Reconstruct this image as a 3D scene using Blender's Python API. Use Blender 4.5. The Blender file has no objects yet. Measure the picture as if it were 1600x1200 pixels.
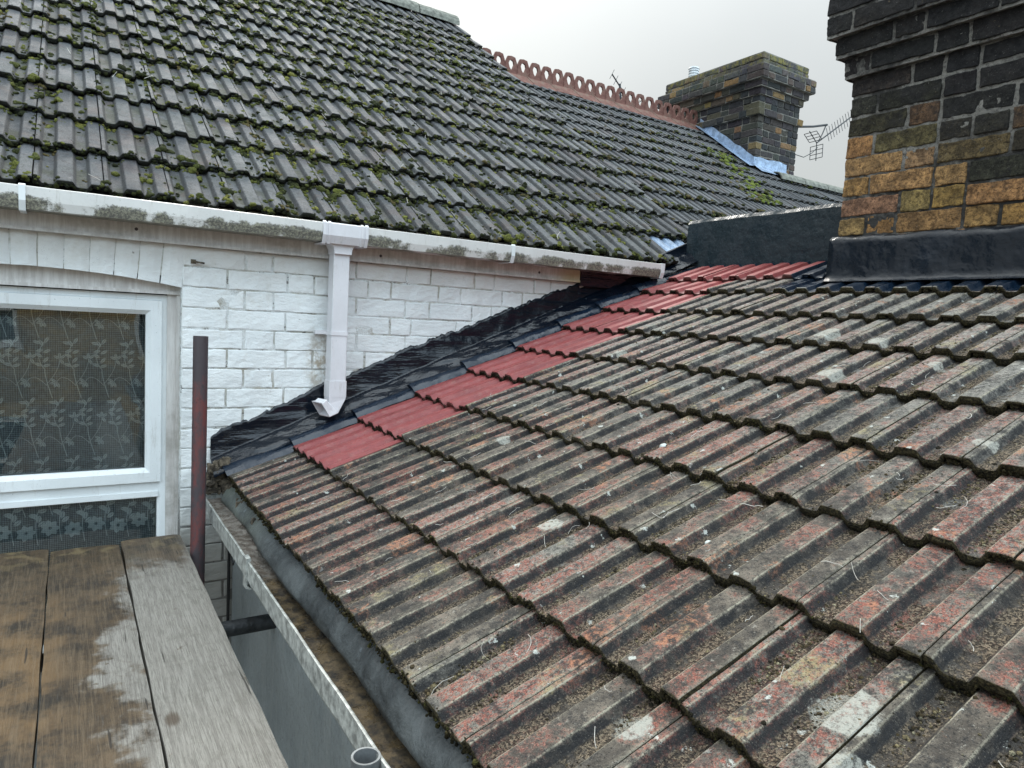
import bpy, math, random
import numpy as np
from mathutils import Matrix, Vector
rng = np.random.default_rng(7)
random.seed(7)
PI = math.pi
S = bpy.context.scene
C = S.collection

# ------------------------------------------------------------ camera, sky, sun, exposure
cam = bpy.data.objects.new("camera", bpy.data.cameras.new("camera"))
C.objects.link(cam)
RX = Vector((0.84252586, -0.53585495, 0.05486021))
DN = Vector((-0.00321277, -0.10684372, -0.99427064))
FW = Vector((0.53864631, 0.83752247, -0.09174018))
cam.matrix_world = Matrix(((RX.x, -DN.x, -FW.x, 0), (RX.y, -DN.y, -FW.y, 0), (RX.z, -DN.z, -FW.z, 0), (0, 0, 0, 1)))
cam.data.sensor_width = 36.0
cam.data.lens = 36.0 * 1085.93 / 1600.0
cam.data.clip_start = 0.02
cam.data.clip_end = 2000
S.camera = cam

SUN_EL, SUN_AZ = math.radians(42), math.radians(12)      # azimuth from +Y towards +X
SD = Vector((math.cos(SUN_EL) * math.sin(SUN_AZ), math.cos(SUN_EL) * math.cos(SUN_AZ), math.sin(SUN_EL)))
sun = bpy.data.objects.new("sun", bpy.data.lights.new("sun", 'SUN'))
C.objects.link(sun)
sun.data.energy = 1.6
sun.data.angle = math.radians(14)
sun.data.color = (1.0, 0.95, 0.87)
sun.rotation_euler = SD.to_track_quat('Z', 'Y').to_euler()

W = bpy.data.worlds.new("World")
S.world = W
W.use_nodes = True
wt = W.node_tree
wt.nodes.clear()
def wn(t):
    return wt.nodes.new(t)
sky = wn('ShaderNodeTexSky')
sky.sky_type = 'NISHITA'
sky.sun_disc = False
sky.sun_elevation = SUN_EL
sky.sun_rotation = SUN_AZ
sky.air_density = 1.5
sky.dust_density = 4.0
tc = wn('ShaderNodeTexCoord')
nrm = wn('ShaderNodeVectorMath'); nrm.operation = 'NORMALIZE'
wt.links.new(tc.outputs['Generated'], nrm.inputs[0])
sep = wn('ShaderNodeSeparateXYZ'); wt.links.new(nrm.outputs[0], sep.inputs[0])
# cloud cover: an overcast sheet, brighter towards the zenith and round the veiled sun
dot = wn('ShaderNodeVectorMath'); dot.operation = 'DOT_PRODUCT'
dot.inputs[1].default_value = SD
wt.links.new(nrm.outputs[0], dot.inputs[0])
glow = wn('ShaderNodeMapRange'); glow.interpolation_type = 'SMOOTHSTEP'
glow.inputs[1].default_value = 0.74; glow.inputs[2].default_value = 1.0; glow.inputs[3].default_value = 0.0; glow.inputs[4].default_value = 0.13
wt.links.new(dot.outputs['Value'], glow.inputs[0])
zen = wn('ShaderNodeMapRange')
zen.inputs[1].default_value = 0.0; zen.inputs[2].default_value = 1.0; zen.inputs[3].default_value = 0.405; zen.inputs[4].default_value = 2.5
z2 = wn('ShaderNodeMath'); z2.operation = 'POWER'; z2.inputs[1].default_value = 2.5
zm = wn('ShaderNodeMath'); zm.operation = 'MAXIMUM'; zm.inputs[1].default_value = 0.0
wt.links.new(sep.outputs['Z'], zm.inputs[0]); wt.links.new(zm.outputs[0], z2.inputs[0])
wt.links.new(z2.outputs[0], zen.inputs[0])
cn = wn('ShaderNodeTexNoise'); cn.inputs['Scale'].default_value = 2.2; cn.inputs['Detail'].default_value = 5
wt.links.new(nrm.outputs[0], cn.inputs['Vector'])
cm = wn('ShaderNodeMapRange'); cm.inputs[1].default_value = 0.3; cm.inputs[2].default_value = 0.7; cm.inputs[3].default_value = 0.95; cm.inputs[4].default_value = 1.05
wt.links.new(cn.outputs[0], cm.inputs[0])
a1 = wn('ShaderNodeMath'); a1.operation = 'ADD'
wt.links.new(zen.outputs[0], a1.inputs[0]); wt.links.new(glow.outputs[0], a1.inputs[1])
a2 = wn('ShaderNodeMath'); a2.operation = 'MULTIPLY'
wt.links.new(a1.outputs[0], a2.inputs[0]); wt.links.new(cm.outputs[0], a2.inputs[1])
cl = wn('ShaderNodeVectorMath'); cl.operation = 'SCALE'; cl.inputs[0].default_value = (0.95, 1.0, 1.0)
wt.links.new(a2.outputs[0], cl.inputs['Scale'])
# the cloud is thin and bluish behind the camera
bk = wn('ShaderNodeMapRange'); bk.interpolation_type = 'SMOOTHSTEP'
bk.inputs[1].default_value = 0.15; bk.inputs[2].default_value = -0.75; bk.inputs[3].default_value = 0.0; bk.inputs[4].default_value = 1.0
bk.inputs[1].default_value, bk.inputs[2].default_value = -0.75, 0.15; bk.inputs[3].default_value, bk.inputs[4].default_value = 1.0, 0.0
wt.links.new(sep.outputs['Y'], bk.inputs[0])
bc = wn('ShaderNodeVectorMath'); bc.operation = 'SCALE'; bc.inputs[0].default_value = (0.86, 1.16, 1.42)
wt.links.new(bk.outputs[0], bc.inputs['Scale'])
cl2 = wn('ShaderNodeVectorMath'); cl2.operation = 'ADD'
wt.links.new(cl.outputs[0], cl2.inputs[0]); wt.links.new(bc.outputs[0], cl2.inputs[1])
sk = wn('ShaderNodeVectorMath'); sk.operation = 'SCALE'; sk.inputs['Scale'].default_value = 0.10
wt.links.new(sky.outputs[0], sk.inputs[0])
wm = wn('ShaderNodeMix'); wm.data_type = 'RGBA'; wm.inputs[0].default_value = 0.90
wt.links.new(sk.outputs[0], wm.inputs[6]); wt.links.new(cl2.outputs[0], wm.inputs[7])
bg = wn('ShaderNodeBackground'); wo = wn('ShaderNodeOutputWorld')
wt.links.new(wm.outputs[2], bg.inputs[0]); bg.inputs[1].default_value = 1.0
wt.links.new(bg.outputs[0], wo.inputs[0])

S.view_settings.view_transform = 'Standard'
S.view_settings.look = 'None'
S.view_settings.exposure = 0.50
S.view_settings.gamma = 1.0
S.render.engine = 'CYCLES'
S.cycles.max_bounces = 6

# ------------------------------------------------------------ numpy helpers
def _h(ix, iy, iz):
    n = (ix * 374761393 + iy * 668265263 + iz * 2147483647 + 974634777) & 0xFFFFFFFF
    n = ((n ^ (n >> 13)) * 1274126177) & 0xFFFFFFFF
    n = ((n ^ (n >> 16)) * 2246822519) & 0xFFFFFFFF
    return ((n ^ (n >> 15)) & 0xFFFFFF) / float(0xFFFFFF) * 2 - 1

def vn(p, sc=1.0, off=0.0):
    p = np.asarray(p, float) * sc + off + 1000.0
    i = np.floor(p).astype(np.int64)
    f = p - i
    f = f * f * (3 - 2 * f)
    x, y, z = i[..., 0], i[..., 1], i[..., 2]
    fx, fy, fz = f[..., 0], f[..., 1], f[..., 2]
    def L(a, b, t):
        return a + (b - a) * t
    return L(L(L(_h(x, y, z), _h(x + 1, y, z), fx), L(_h(x, y + 1, z), _h(x + 1, y + 1, z), fx), fy),
             L(L(_h(x, y, z + 1), _h(x + 1, y, z + 1), fx), L(_h(x, y + 1, z + 1), _h(x + 1, y + 1, z + 1), fx), fy), fz)

def vn3(p, sc=1.0, off=0.0):
    return np.stack([vn(p, sc, off), vn(p, sc, off + 31.7), vn(p, sc, off + 77.3)], -1)

class MB:
    """collects vertices, faces and attributes; build() links them as ONE mesh object"""
    def __init__(s):
        s.V, s.F, s.M, s.A, s.K, s.n = [], [], [], [], [], 0
    def add(s, v, faces, mi=0, a=None, col=None):
        v = np.asarray(v, float).reshape(-1, 3)
        nv = len(v)
        for f in (faces if isinstance(faces, list) else [faces]):
            f = np.asarray(f, np.int64)
            if f.size:
                s.F.append(f + s.n)
                s.M.append(np.full(len(f), mi) if np.isscalar(mi) else np.asarray(mi))
        A = np.zeros((nv, 4)) if a is None else np.asarray(a, float)
        if A.ndim == 1:
            A = np.tile(A, (nv, 1))
        s.A.append(A)
        K = np.ones((nv, 3)) if col is None else np.asarray(col, float)
        if K.ndim == 1:
            K = np.tile(K, (nv, 1))
        s.K.append(K)
        s.V.append(v); s.n += nv
    def box(s, c, h, rot=None, mi=0, a=None, col=None):
        q = np.array([[x, y, z] for x in (-1, 1) for y in (-1, 1) for z in (-1, 1)], float) * np.asarray(h, float)
        if rot is not None:
            q = q @ np.asarray(rot).T
        q = q + np.asarray(c, float)
        f = np.array([[0, 1, 3, 2], [4, 6, 7, 5], [0, 4, 5, 1], [2, 3, 7, 6], [0, 2, 6, 4], [1, 5, 7, 3]])
        s.add(q, f, mi, a, col)
    def b2(s, x0, x1, y0, y1, z0, z1, mi=0, **k):
        s.box(((x0 + x1) / 2, (y0 + y1) / 2, (z0 + z1) / 2), (abs(x1 - x0) / 2, abs(y1 - y0) / 2, abs(z1 - z0) / 2), mi=mi, **k)
    def tube(s, pts, r, n=8, mi=0, a=None, col=None, caps=True):
        pts = np.asarray(pts, float)
        m = len(pts)
        r = np.full(m, r) if np.isscalar(r) else np.asarray(r)
        T = np.gradient(pts, axis=0)
        T /= np.linalg.norm(T, axis=1)[:, None] + 1e-12
        up = np.array([0, 0, 1.0]) if abs(T[0, 2]) < .9 else np.array([1.0, 0, 0])
        vs = []
        for i in range(m):
            u = np.cross(up, T[i]); u /= np.linalg.norm(u); w = np.cross(T[i], u); up = np.cross(u, T[i]) * -1 if False else up
            th = np.arange(n) * 2 * PI / n
            vs.append(pts[i] + r[i] * (np.cos(th)[:, None] * u + np.sin(th)[:, None] * w))
        f = [[i * n + j, i * n + (j + 1) % n, (i + 1) * n + (j + 1) % n, (i + 1) * n + j] for i in range(m - 1) for j in range(n)]
        fl = [np.array(f)]
        if caps:
            fl.append(np.array([list(range(n))[::-1]])); fl.append(np.array([[(m - 1) * n + j for j in range(n)]]))
        s.add(np.concatenate(vs), fl, mi, a, col)
    def prism(s, prof, p0, p1, ax_u, ax_v, mi=0, a=None, col=None, closed=True, segs=1, wob=0.0):
        """sweep the 2-D profile from p0 to p1"""
        prof = np.asarray(prof, float); p0 = np.asarray(p0, float); p1 = np.asarray(p1, float)
        ax_u = np.asarray(ax_u, float); ax_v = np.asarray(ax_v, float)
        n = len(prof); vs = []
        for k in range(segs + 1):
            o = p0 + (p1 - p0) * k / segs
            q = o + prof[:, :1] * ax_u + prof[:, 1:] * ax_v
            vs.append(q)
        vs = np.concatenate(vs)
        if wob:
            vs = vs + vn3(vs, 9.0) * wob
        m = n if closed else n - 1
        f = [[k * n + j, k * n + (j + 1) % n, (k + 1) * n + (j + 1) % n, (k + 1) * n + j] for k in range(segs) for j in range(m)]
        fl = [np.array(f)]
        if closed:
            fl.append(np.array([list(range(n))[::-1]])); fl.append(np.array([[segs * n + j for j in range(n)]]))
        s.add(vs, fl, mi, a, col)
    def build(s, name, mats, parent=None, smooth=False, loc=None):
        V = np.concatenate(s.V)
        me = bpy.data.meshes.new(name)
        me.vertices.add(len(V)); me.vertices.foreach_set('co', V.astype(np.float32).ravel())
        lt = np.concatenate([np.full(len(f), f.shape[1]) for f in s.F])
        li = np.concatenate([f.ravel() for f in s.F])
        me.loops.add(len(li)); me.loops.foreach_set('vertex_index', li.astype(np.int32))
        me.polygons.add(len(lt))
        me.polygons.foreach_set('loop_start', (np.cumsum(lt) - lt).astype(np.int32))
        me.polygons.foreach_set('loop_total', lt.astype(np.int32))
        me.polygons.foreach_set('material_index', np.concatenate(s.M).astype(np.int32))
        me.polygons.foreach_set('use_smooth', np.full(len(lt), smooth))
        A = np.concatenate(s.A)
        for i, nm in enumerate(('ph', 'tr', 'fr', 'ax')):
            at = me.attributes.new(nm, 'FLOAT', 'POINT'); at.data.foreach_set('value', A[:, i].astype(np.float32).copy())
        K = np.concatenate(s.K)
        at = me.attributes.new('vc', 'FLOAT_VECTOR', 'POINT'); at.data.foreach_set('vector', K.astype(np.float32).ravel())
        for m in (mats if isinstance(mats, (list, tuple)) else [mats]):
            me.materials.append(m)
        me.update(calc_edges=True)
        me.validate()
        o = bpy.data.objects.new(name, me)
        C.objects.link(o)
        if parent is not None:
            o.parent = parent
            o.matrix_parent_inverse = parent.matrix_world.inverted()
        return o

def thing(name, label, cat, loc=(0, 0, 0), group=None):
    o = bpy.data.objects.new(name, None)
    C.objects.link(o)
    o.empty_display_size = 0.1
    o.location = loc
    o.matrix_world = Matrix.Translation(loc)
    o['label'] = label; o['category'] = cat
    if group: o['group'] = group
    return o
def tag(o, label=None, cat=None, group=None, kind=None):
    for k, v in (('label', label), ('category', cat), ('group', group), ('kind', kind)):
        if v: o[k] = v
    return o

# ------------------------------------------------------------ material helpers
class NT:
    def __init__(s, name):
        s.m = bpy.data.materials.new(name); s.m.use_nodes = True
        s.t = s.m.node_tree; s.t.nodes.clear()
        s.out = s.t.nodes.new('ShaderNodeOutputMaterial')
        s.b = s.t.nodes.new('ShaderNodeBsdfPrincipled')
        s.t.links.new(s.b.outputs[0], s.out.inputs[0])
        s.co = s.t.nodes.new('ShaderNodeTexCoord').outputs['Object']
    def put(s, sock, v):
        if hasattr(v, 'is_output'): s.t.links.new(v, sock)
        elif isinstance(v, (tuple, list)) and len(v) == 3 and sock.type == 'RGBA': sock.default_value = (*v, 1)
        else: sock.default_value = v
    def attr(s, nm, vec=False):
        n = s.t.nodes.new('ShaderNodeAttribute'); n.attribute_name = nm
        return n.outputs['Color' if vec else 'Fac']
    def map(s, sc=(1, 1, 1), rot=(0, 0, 0), loc=(0, 0, 0), v=None):
        n = s.t.nodes.new('ShaderNodeMapping'); n.inputs['Scale'].default_value = sc; n.inputs['Rotation'].default_value = rot; n.inputs['Location'].default_value = loc
        s.t.links.new(v or s.co, n.inputs[0]); return n.outputs[0]
    def noise(s, sc, det=3, ro=.55, v=None, dist=0):
        n = s.t.nodes.new('ShaderNodeTexNoise'); n.inputs['Scale'].default_value = sc; n.inputs['Detail'].default_value = det
        n.inputs['Roughness'].default_value = ro; n.inputs['Distortion'].default_value = dist
        s.t.links.new(v or s.co, n.inputs['Vector']); return n.outputs[0]
    def vor(s, sc, v=None, feat='F1', out='Distance', rnd=1):
        n = s.t.nodes.new('ShaderNodeTexVoronoi'); n.feature = feat; n.inputs['Scale'].default_value = sc; n.inputs['Randomness'].default_value = rnd
        s.t.links.new(v or s.co, n.inputs['Vector']); return n.outputs[out]
    def m_(s, op, a, b=0.5, c=None, clamp=False):
        n = s.t.nodes.new('ShaderNodeMath'); n.operation = op; n.use_clamp = clamp
        s.put(n.inputs[0], a); s.put(n.inputs[1], b)
        if c is not None: s.put(n.inputs[2], c)
        return n.outputs[0]
    def mul(s, a, b): return s.m_('MULTIPLY', a, b)
    def add(s, a, b): return s.m_('ADD', a, b)
    def st(s, v, lo, hi, a=0.0, b=1.0):
        n = s.t.nodes.new('ShaderNodeMapRange'); n.interpolation_type = 'SMOOTHSTEP' if lo != hi else 'LINEAR'
        s.put(n.inputs[0], v)
        if lo > hi: lo, hi, a, b = hi, lo, b, a
        n.inputs[1].default_value = lo; n.inputs[2].default_value = hi; n.inputs[3].default_value = a; n.inputs[4].default_value = b
        return n.outputs[0]
    def mix(s, f, a, b, mode='MIX'):
        n = s.t.nodes.new('ShaderNodeMix'); n.data_type = 'RGBA'; n.blend_type = mode
        s.put(n.inputs[0], f); s.put(n.inputs[6], a); s.put(n.inputs[7], b); return n.outputs[2]
    def xyz(s, v=None):
        n = s.t.nodes.new('ShaderNodeSeparateXYZ'); s.t.links.new(v or s.co, n.inputs[0]); return n.outputs
    def vadd(s, a, b):
        n = s.t.nodes.new('ShaderNodeVectorMath'); n.operation = 'ADD'; s.put(n.inputs[0], a); s.put(n.inputs[1], b); return n.outputs[0]
    def bump(s, h, d=.002, st=1.0, nrm=None):
        n = s.t.nodes.new('ShaderNodeBump'); n.inputs['Distance'].default_value = d; n.inputs['Strength'].default_value = st
        s.t.links.new(h, n.inputs['Height'])
        if nrm is not None: s.t.links.new(nrm, n.inputs['Normal'])
        return n.outputs[0]
    def fin(s, col, rough=.8, nrm=None, metal=0, spec=.5, coat=0):
        s.put(s.b.inputs['Base Color'], col); s.put(s.b.inputs['Roughness'], rough)
        s.put(s.b.inputs['Metallic'], metal); s.put(s.b.inputs['Specular IOR Level'], spec)
        if coat: s.b.inputs['Coat Weight'].default_value = coat; s.b.inputs['Coat Roughness'].default_value = .12
        if nrm is not None: s.t.links.new(nrm, s.b.inputs['Normal'])
        return s.m
    def dirty(s, sc=3, **k): return s.noise(sc, 5, .6, **k)

def simple(name, col, rough=.6, metal=0, var=.25, sc=12, bsc=120, bd=.0006, spec=.5):
    n = NT(name)
    k = n.st(n.noise(sc, 5, .65), .3, .7)
    c = n.mix(k, tuple(x * (1 - var) for x in col), tuple(min(1, x * (1 + var)) for x in col))
    return n.fin(c, rough, n.bump(n.noise(bsc, 4), bd), metal, spec)

# --- old concrete tile on the extension
def mat_tile_old():
    n = NT('weathered_tile')
    ph, tr, fr = n.attr('ph'), n.attr('tr'), n.attr('fr')
    x_, y_, z_ = n.xyz()
    big, mid, fine, sand = n.noise(1.7, 4), n.noise(14, 5, .65), n.noise(85, 4, .75), n.noise(420, 2, .7)
    c = n.mix(n.st(mid, .35, .65), (.056, .049, .042), (.165, .143, .116))
    c = n.mix(n.st(n.add(tr, n.mul(n.add(big, -.5), 1.0)), .35, 1.1), c, n.mix(n.st(fine, .4, .6), (.15, .147, .13), (.28, .272, .24)))
    # the upper courses have weathered paler
    c = n.mix(n.mul(n.st(n.add(x_, n.mul(n.add(mid, -.5), .9)), 1.0, 2.1), .65), c, n.mix(n.st(fine, .38, .62), (.22, .222, .21), (.36, .357, .325)))
    # bare red granules where the coating has worn
    pat = n.add(n.noise(7, 5, .7), n.mul(n.add(tr, -.5), .20))
    redm = n.mul(n.st(pat, .42, .55), n.st(n.noise(120, 5, .85), .44, .54))
    redm = n.mul(redm, n.st(x_, 2.6, 1.2, .45, 1))
    c = n.mix(n.mul(redm, .88), c, n.mix(n.st(sand, .4, .6), (.150, .045, .036), (.36, .125, .088)))
    om = n.mul(n.st(n.noise(6.5, 6, .75, v=n.map(loc=(2, 2, 9))), .57, .63), n.st(fine, .40, .52))
    c = n.mix(n.mul(om, .85), c, (.36, .165, .095))
    # ochre lichen
    c = n.mix(n.mul(n.mul(n.st(n.noise(6.3, 5, .7, v=n.map(loc=(5, 3, 1))), .55, .66), n.st(fine, .36, .56)), n.mul(n.st(ph, .5, .9), .8)), c, (.27, .235, .125))
    # worn pale edge of the ribs
    edge = n.mul(n.st(ph, .80, .93), n.st(ph, .999, .96))
    c = n.mix(n.mul(edge, n.st(mid, .3, .6, .3, .95)), c, (.34, .315, .245))
    # dark mottling of the worn face
    c = n.mix(n.mul(n.st(n.noise(55, 6, .85, v=n.map(loc=(9, 1, 4))), .50, .60), .80), c, (.030, .029, .029))
    c = n.mix(n.mul(n.st(n.noise(75, 6, .85, v=n.map(loc=(2, 8, 6))), .56, .66), .55), c, (.37, .35, .30))
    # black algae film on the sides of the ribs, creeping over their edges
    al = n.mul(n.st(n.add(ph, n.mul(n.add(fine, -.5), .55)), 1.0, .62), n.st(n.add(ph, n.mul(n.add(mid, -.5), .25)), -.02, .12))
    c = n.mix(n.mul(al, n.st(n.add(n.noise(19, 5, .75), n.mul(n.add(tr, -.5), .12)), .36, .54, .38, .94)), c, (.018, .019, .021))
    # grit lying in the channels
    grit = n.vor(330, out='Color')
    g = n.mix(n.st(n.xyz(grit)[0], .30, .80), (.040, .032, .023), (.27, .215, .150))
    gm = n.mul(n.st(ph, .16, .02), n.st(n.add(mid, n.mul(n.add(fine, -.5), .6)), .38, .54))
    c = n.mix(n.mul(gm, .85), c, g)
    c = n.mix(n.mul(n.st(sand, .60, .72), .40), c, (.34, .31, .26))
    c = n.mix(n.mul(n.st(n.noise(300, 3, .75, v=n.map(loc=(3, 3, 3))), .46, .36), .85), c, (.018, .017, .016))
    c = n.mix(n.mul(n.mul(n.st(n.noise(9, 6, .75, v=n.map(loc=(1, 7, 2))), .50, .62), n.st(fine, .62, .42)), .8), c, (.026, .026, .026))
    # round pale lichens
    wob = n.mul(n.add(n.noise(16, 6, .75), -.5), .050)
    lm = None
    for (yy_, ss_, rad) in ((.495, .135, .047), (.445, .060, .022), (1.276, .215, .030), (.706, -.063, .034), (1.375, 1.455, .050), (1.17, 1.40, .030), (1.16, 1.152, .040), (.66, .90, .022), (1.85, .45, .022), (.95, 1.30, .024), (2.05, 1.15, .03), (.80, .33, .016)):
        d_ = n.t.nodes.new('ShaderNodeVectorMath'); d_.operation = 'DISTANCE'
        d_.inputs[1].default_value = (.7504 + ss_ * math.cos(math.radians(22.5)), yy_, -.553 + ss_ * math.sin(math.radians(22.5)))
        n.t.links.new(n.co, d_.inputs[0])
        k_ = n.st(n.add(d_.outputs['Value'], wob), rad + .003, rad - .003)
        lm = k_ if lm is None else n.m_('MAXIMUM', lm, k_)
    c = n.mix(n.mul(lm, n.st(n.noise(95, 5, .8), .36, .54, .15, .92)), c, (.35, .35, .31))
    dv2 = n.t.nodes.new('ShaderNodeTexVoronoi'); dv2.inputs['Scale'].default_value = 30
    n.t.links.new(n.co, dv2.inputs['Vector'])
    lm2 = n.mul(n.st(n.add(dv2.outputs['Distance'], n.mul(n.add(fine, -.5), 1.3)), .17, .08), n.st(n.xyz(dv2.outputs['Color'])[0], .80, .82))
    c = n.mix(n.mul(lm2, .8), c, (.50, .52, .48))
    # mossy brown front edge
    em = n.st(n.add(fr, n.mul(n.add(fine, -.5), .5)), .55, .85)
    c = n.mix(em, c, n.mix(n.st(n.noise(220, 4, .8), .42, .62), (.014, .012, .007), (.075, .062, .030)))
    h = n.add(n.mul(n.noise(160, 4, .7), 1.2), n.add(n.mul(gm, n.mul(n.vor(330), 1.6)), n.mul(mid, .8)))
    return n.fin(c, .9, n.bump(h, .0042, 1.0), spec=.25)
def mat_tile_grey():
    n = NT('mossy_tile')
    ph, tr, fr = n.attr('ph'), n.attr('tr'), n.attr('fr')
    mid, fine, sand = n.noise(9, 5, .65), n.noise(70, 4, .7), n.noise(330, 2, .7)
    c = n.mix(n.st(tr, 0, 1), (.054, .060, .068), (.112, .122, .134))
    c = n.mix(n.mul(n.st(n.add(mid, n.mul(n.add(tr, -.5), .25)), .45, .65), .7), c, (.098, .108, .108))
    c = n.mix(n.mul(n.st(n.noise(3.2, 4, .7), .55, .65), .35), c, (.085, .056, .056))
    c = n.mix(n.mul(n.st(sand, .55, .68), .5), c, (.22, .21, .20))
    c = n.mix(n.mul(n.st(sand, .44, .34), .6), c, (.022, .022, .024))
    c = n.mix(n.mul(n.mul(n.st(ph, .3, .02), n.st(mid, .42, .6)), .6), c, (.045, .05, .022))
    c = n.mix(n.mul(n.st(n.noise(48, 6, .85, v=n.map(loc=(4, 4, 1))), .50, .60), .65), c, (.030, .032, .034))
    c = n.mix(n.mul(n.st(n.noise(60, 6, .85, v=n.map(loc=(8, 2, 3))), .55, .65), .5), c, (.17, .175, .17))
    c = n.mix(n.mul(n.st(n.noise(6, 6, .75, v=n.map(loc=(8, 9, 3))), .53, .64), .55), c, (.085, .065, .060))
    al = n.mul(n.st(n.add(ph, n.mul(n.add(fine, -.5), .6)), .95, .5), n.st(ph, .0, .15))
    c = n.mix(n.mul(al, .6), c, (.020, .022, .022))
    c = n.mix(n.st(n.add(fr, n.mul(n.add(fine, -.5), .5)), .45, .75), c, (.013, .014, .010))
    return n.fin(c, n.st(mid, .3, .7, .66, .84), n.bump(n.add(n.noise(120, 6, .85), n.mul(mid, .6)), .006, 1.0), spec=.34)
M = {}
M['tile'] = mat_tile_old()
M['mtile'] = mat_tile_grey()
def mat_red():
    n = NT('red_paint')
    fr, ph = n.attr('fr'), n.attr('ph')
    k = n.st(n.noise(7, 5, .7), .3, .7)
    c = n.mix(k, (.205, .036, .038), (.285, .058, .057))
    c = n.mix(n.mul(n.st(n.noise(38, 5, .75), .50, .66), .45), c, (.30, .135, .115))
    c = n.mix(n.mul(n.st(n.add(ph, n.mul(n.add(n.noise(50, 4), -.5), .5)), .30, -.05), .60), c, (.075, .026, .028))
    c = n.mix(n.mul(n.st(n.noise(11, 6, .8), .55, .66), .4), c, (.12, .05, .045))
    c = n.mix(n.mul(n.st(n.attr('tr'), .0, 1.0), .25), c, (.17, .050, .048))
    c = n.mix(n.mul(n.st(n.noise(260, 2), .60, .70), .4), c, (.05, .02, .02))
    c = n.mix(n.mul(n.st(n.add(fr, n.mul(n.add(n.noise(60, 3), -.5), .9)), .68, .95), .75), c, (.045, .024, .018))
    return n.fin(c, n.st(n.noise(20, 3), .3, .7, .42, .62), n.bump(n.noise(190, 4, .7), .0022, .8))
M['red'] = mat_red()
def mat_black(name, rough=.24, col=(.0045, .0075, .013), bs=26, bd=.004, speck=False, dust=.1, spec=.36, streak=False):
    n = NT(name)
    k = n.noise(5, 5, .7)
    c = n.mix(n.mul(n.st(k, .5, .75), dust * 2), col, (.020, .034, .055))
    if speck:
        c = n.mix(n.mul(n.st(n.noise(240, 2, .7), .57, .68), .6), c, (.09, .12, .14))
    h = n.add(n.add(n.mul(n.noise(bs, 4, .55), .6), n.mul(n.noise(bs * 9, 3, .6), .05 if not speck else .22)), n.mul(n.noise(bs * .35, 2, .4), 2.2))
    if streak: h = n.add(h, n.mul(n.noise(8, 4, .55, v=n.map((.6, 4, 4), rot=(0, -.38, 0))), 1.8))
    return n.fin(c, n.st(n.noise(11, 4), .35, .7, rough * .35, rough * 1.5), n.bump(h, bd * 2.2, 1.0), spec=spec)
M['black'] = mat_black('black_rubber_coating', .20, (.0028, .0058, .0115), bd=.0019, spec=.46, streak=True)
M['blackfoot'] = mat_black('black_rubber_foot_coating', .26, (.0035, .0075, .0140), 34, .0026, spec=.46)
M['blackrib'] = mat_black('black_rubber_coating_thin', .34, (.006, .014, .028), 40, .0022, spec=.5)
M['parapet'] = mat_black('black_felt_coating', .55, (.016, .027, .034), 90, .0012, True)
M['silver'] = simple('silver_flashing_tape', (.27, .36, .49), .42, .3, .35, 14, 60, .004)
def mat_white_brick():
    n = NT('white_painted_brick')
    ax = n.attr('ax')
    c = n.mix(n.st(n.noise(3.0, 5, .6), .3, .7), (.68, .715, .72), (.79, .815, .81))
    c = n.mix(n.mul(n.st(n.noise(11, 6, .7), .54, .70), .35), c, (.54, .53, .475))
    z = n.xyz()[2]
    # grime on the paint high under the fascia; shade put into the colour low behind the pole
    c = n.mix(n.mul(n.st(n.add(z, n.mul(n.noise(7, 4), .16)), .12, .30), .5), c, (.50, .475, .43))
    c = n.mix(n.mul(n.st(n.add(z, n.mul(n.noise(6, 4), .35)), -.48, -.72), .75), c, (.22, .21, .18))
    # chips showing the brick
    chip = n.st(n.noise(17, 6, .8, v=n.map((1, 1, 1.7))), .675, .70)
    c = n.mix(n.mul(chip, .8), c, (.20, .15, .10))
    x = n.xyz()[0]
    rs = n.mul(n.mul(n.st(n.m_('ABSOLUTE', n.add(x, -.875)), .075, .01), n.st(n.m_('ABSOLUTE', n.add(z, .22)), .20, .02)), n.st(n.noise(26, 5, .75), .42, .60))
    c = n.mix(n.mul(rs, .75), c, (.27, .20, .11))
    # hairline cracks
    cr = n.st(n.vor(9, v=n.vadd(n.map((1, 1, 2.2)), n.mix(1.0, (0, 0, 0), n.noise(14, 4))), feat='DISTANCE_TO_EDGE'), .006, .0)
    c = n.mix(n.mul(cr, n.mul(n.st(n.noise(4), .52, .62), .6)), c, (.12, .11, .10))
    c = n.mix(n.st(n.add(ax, n.mul(n.add(n.noise(40, 4), -.5), .8)), .35, .9, 0, .45), c, (.46, .42, .34))
    h = n.add(n.mul(n.noise(30, 5, .65, v=n.map((1, 1, 2.0))), 1.0), n.mul(chip, -.6))
    return n.fin(c, .58, n.bump(h, .006, .75), spec=.4)
M['wbrick'] = mat_white_brick()
def mat_wmortar():
    n = NT('painted_mortar')
    c = n.mix(n.st(n.noise(9, 6, .75), .36, .58), (.40, .385, .335), (.66, .69, .69))
    c = n.mix(n.mul(n.st(n.noise(30, 5, .8), .58, .64), .85), c, (.07, .06, .05))
    c = n.mix(n.st(n.add(n.xyz()[2], n.mul(n.noise(6, 4), .35)), -.45, -.70, 0, .8), c, (.09, .08, .07))  # shade low on the wall, put into the mortar colour too
    return n.fin(c, .8, n.bump(n.noise(70, 5, .7), .006))
M['wmortar'] = mat_wmortar()
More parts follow.
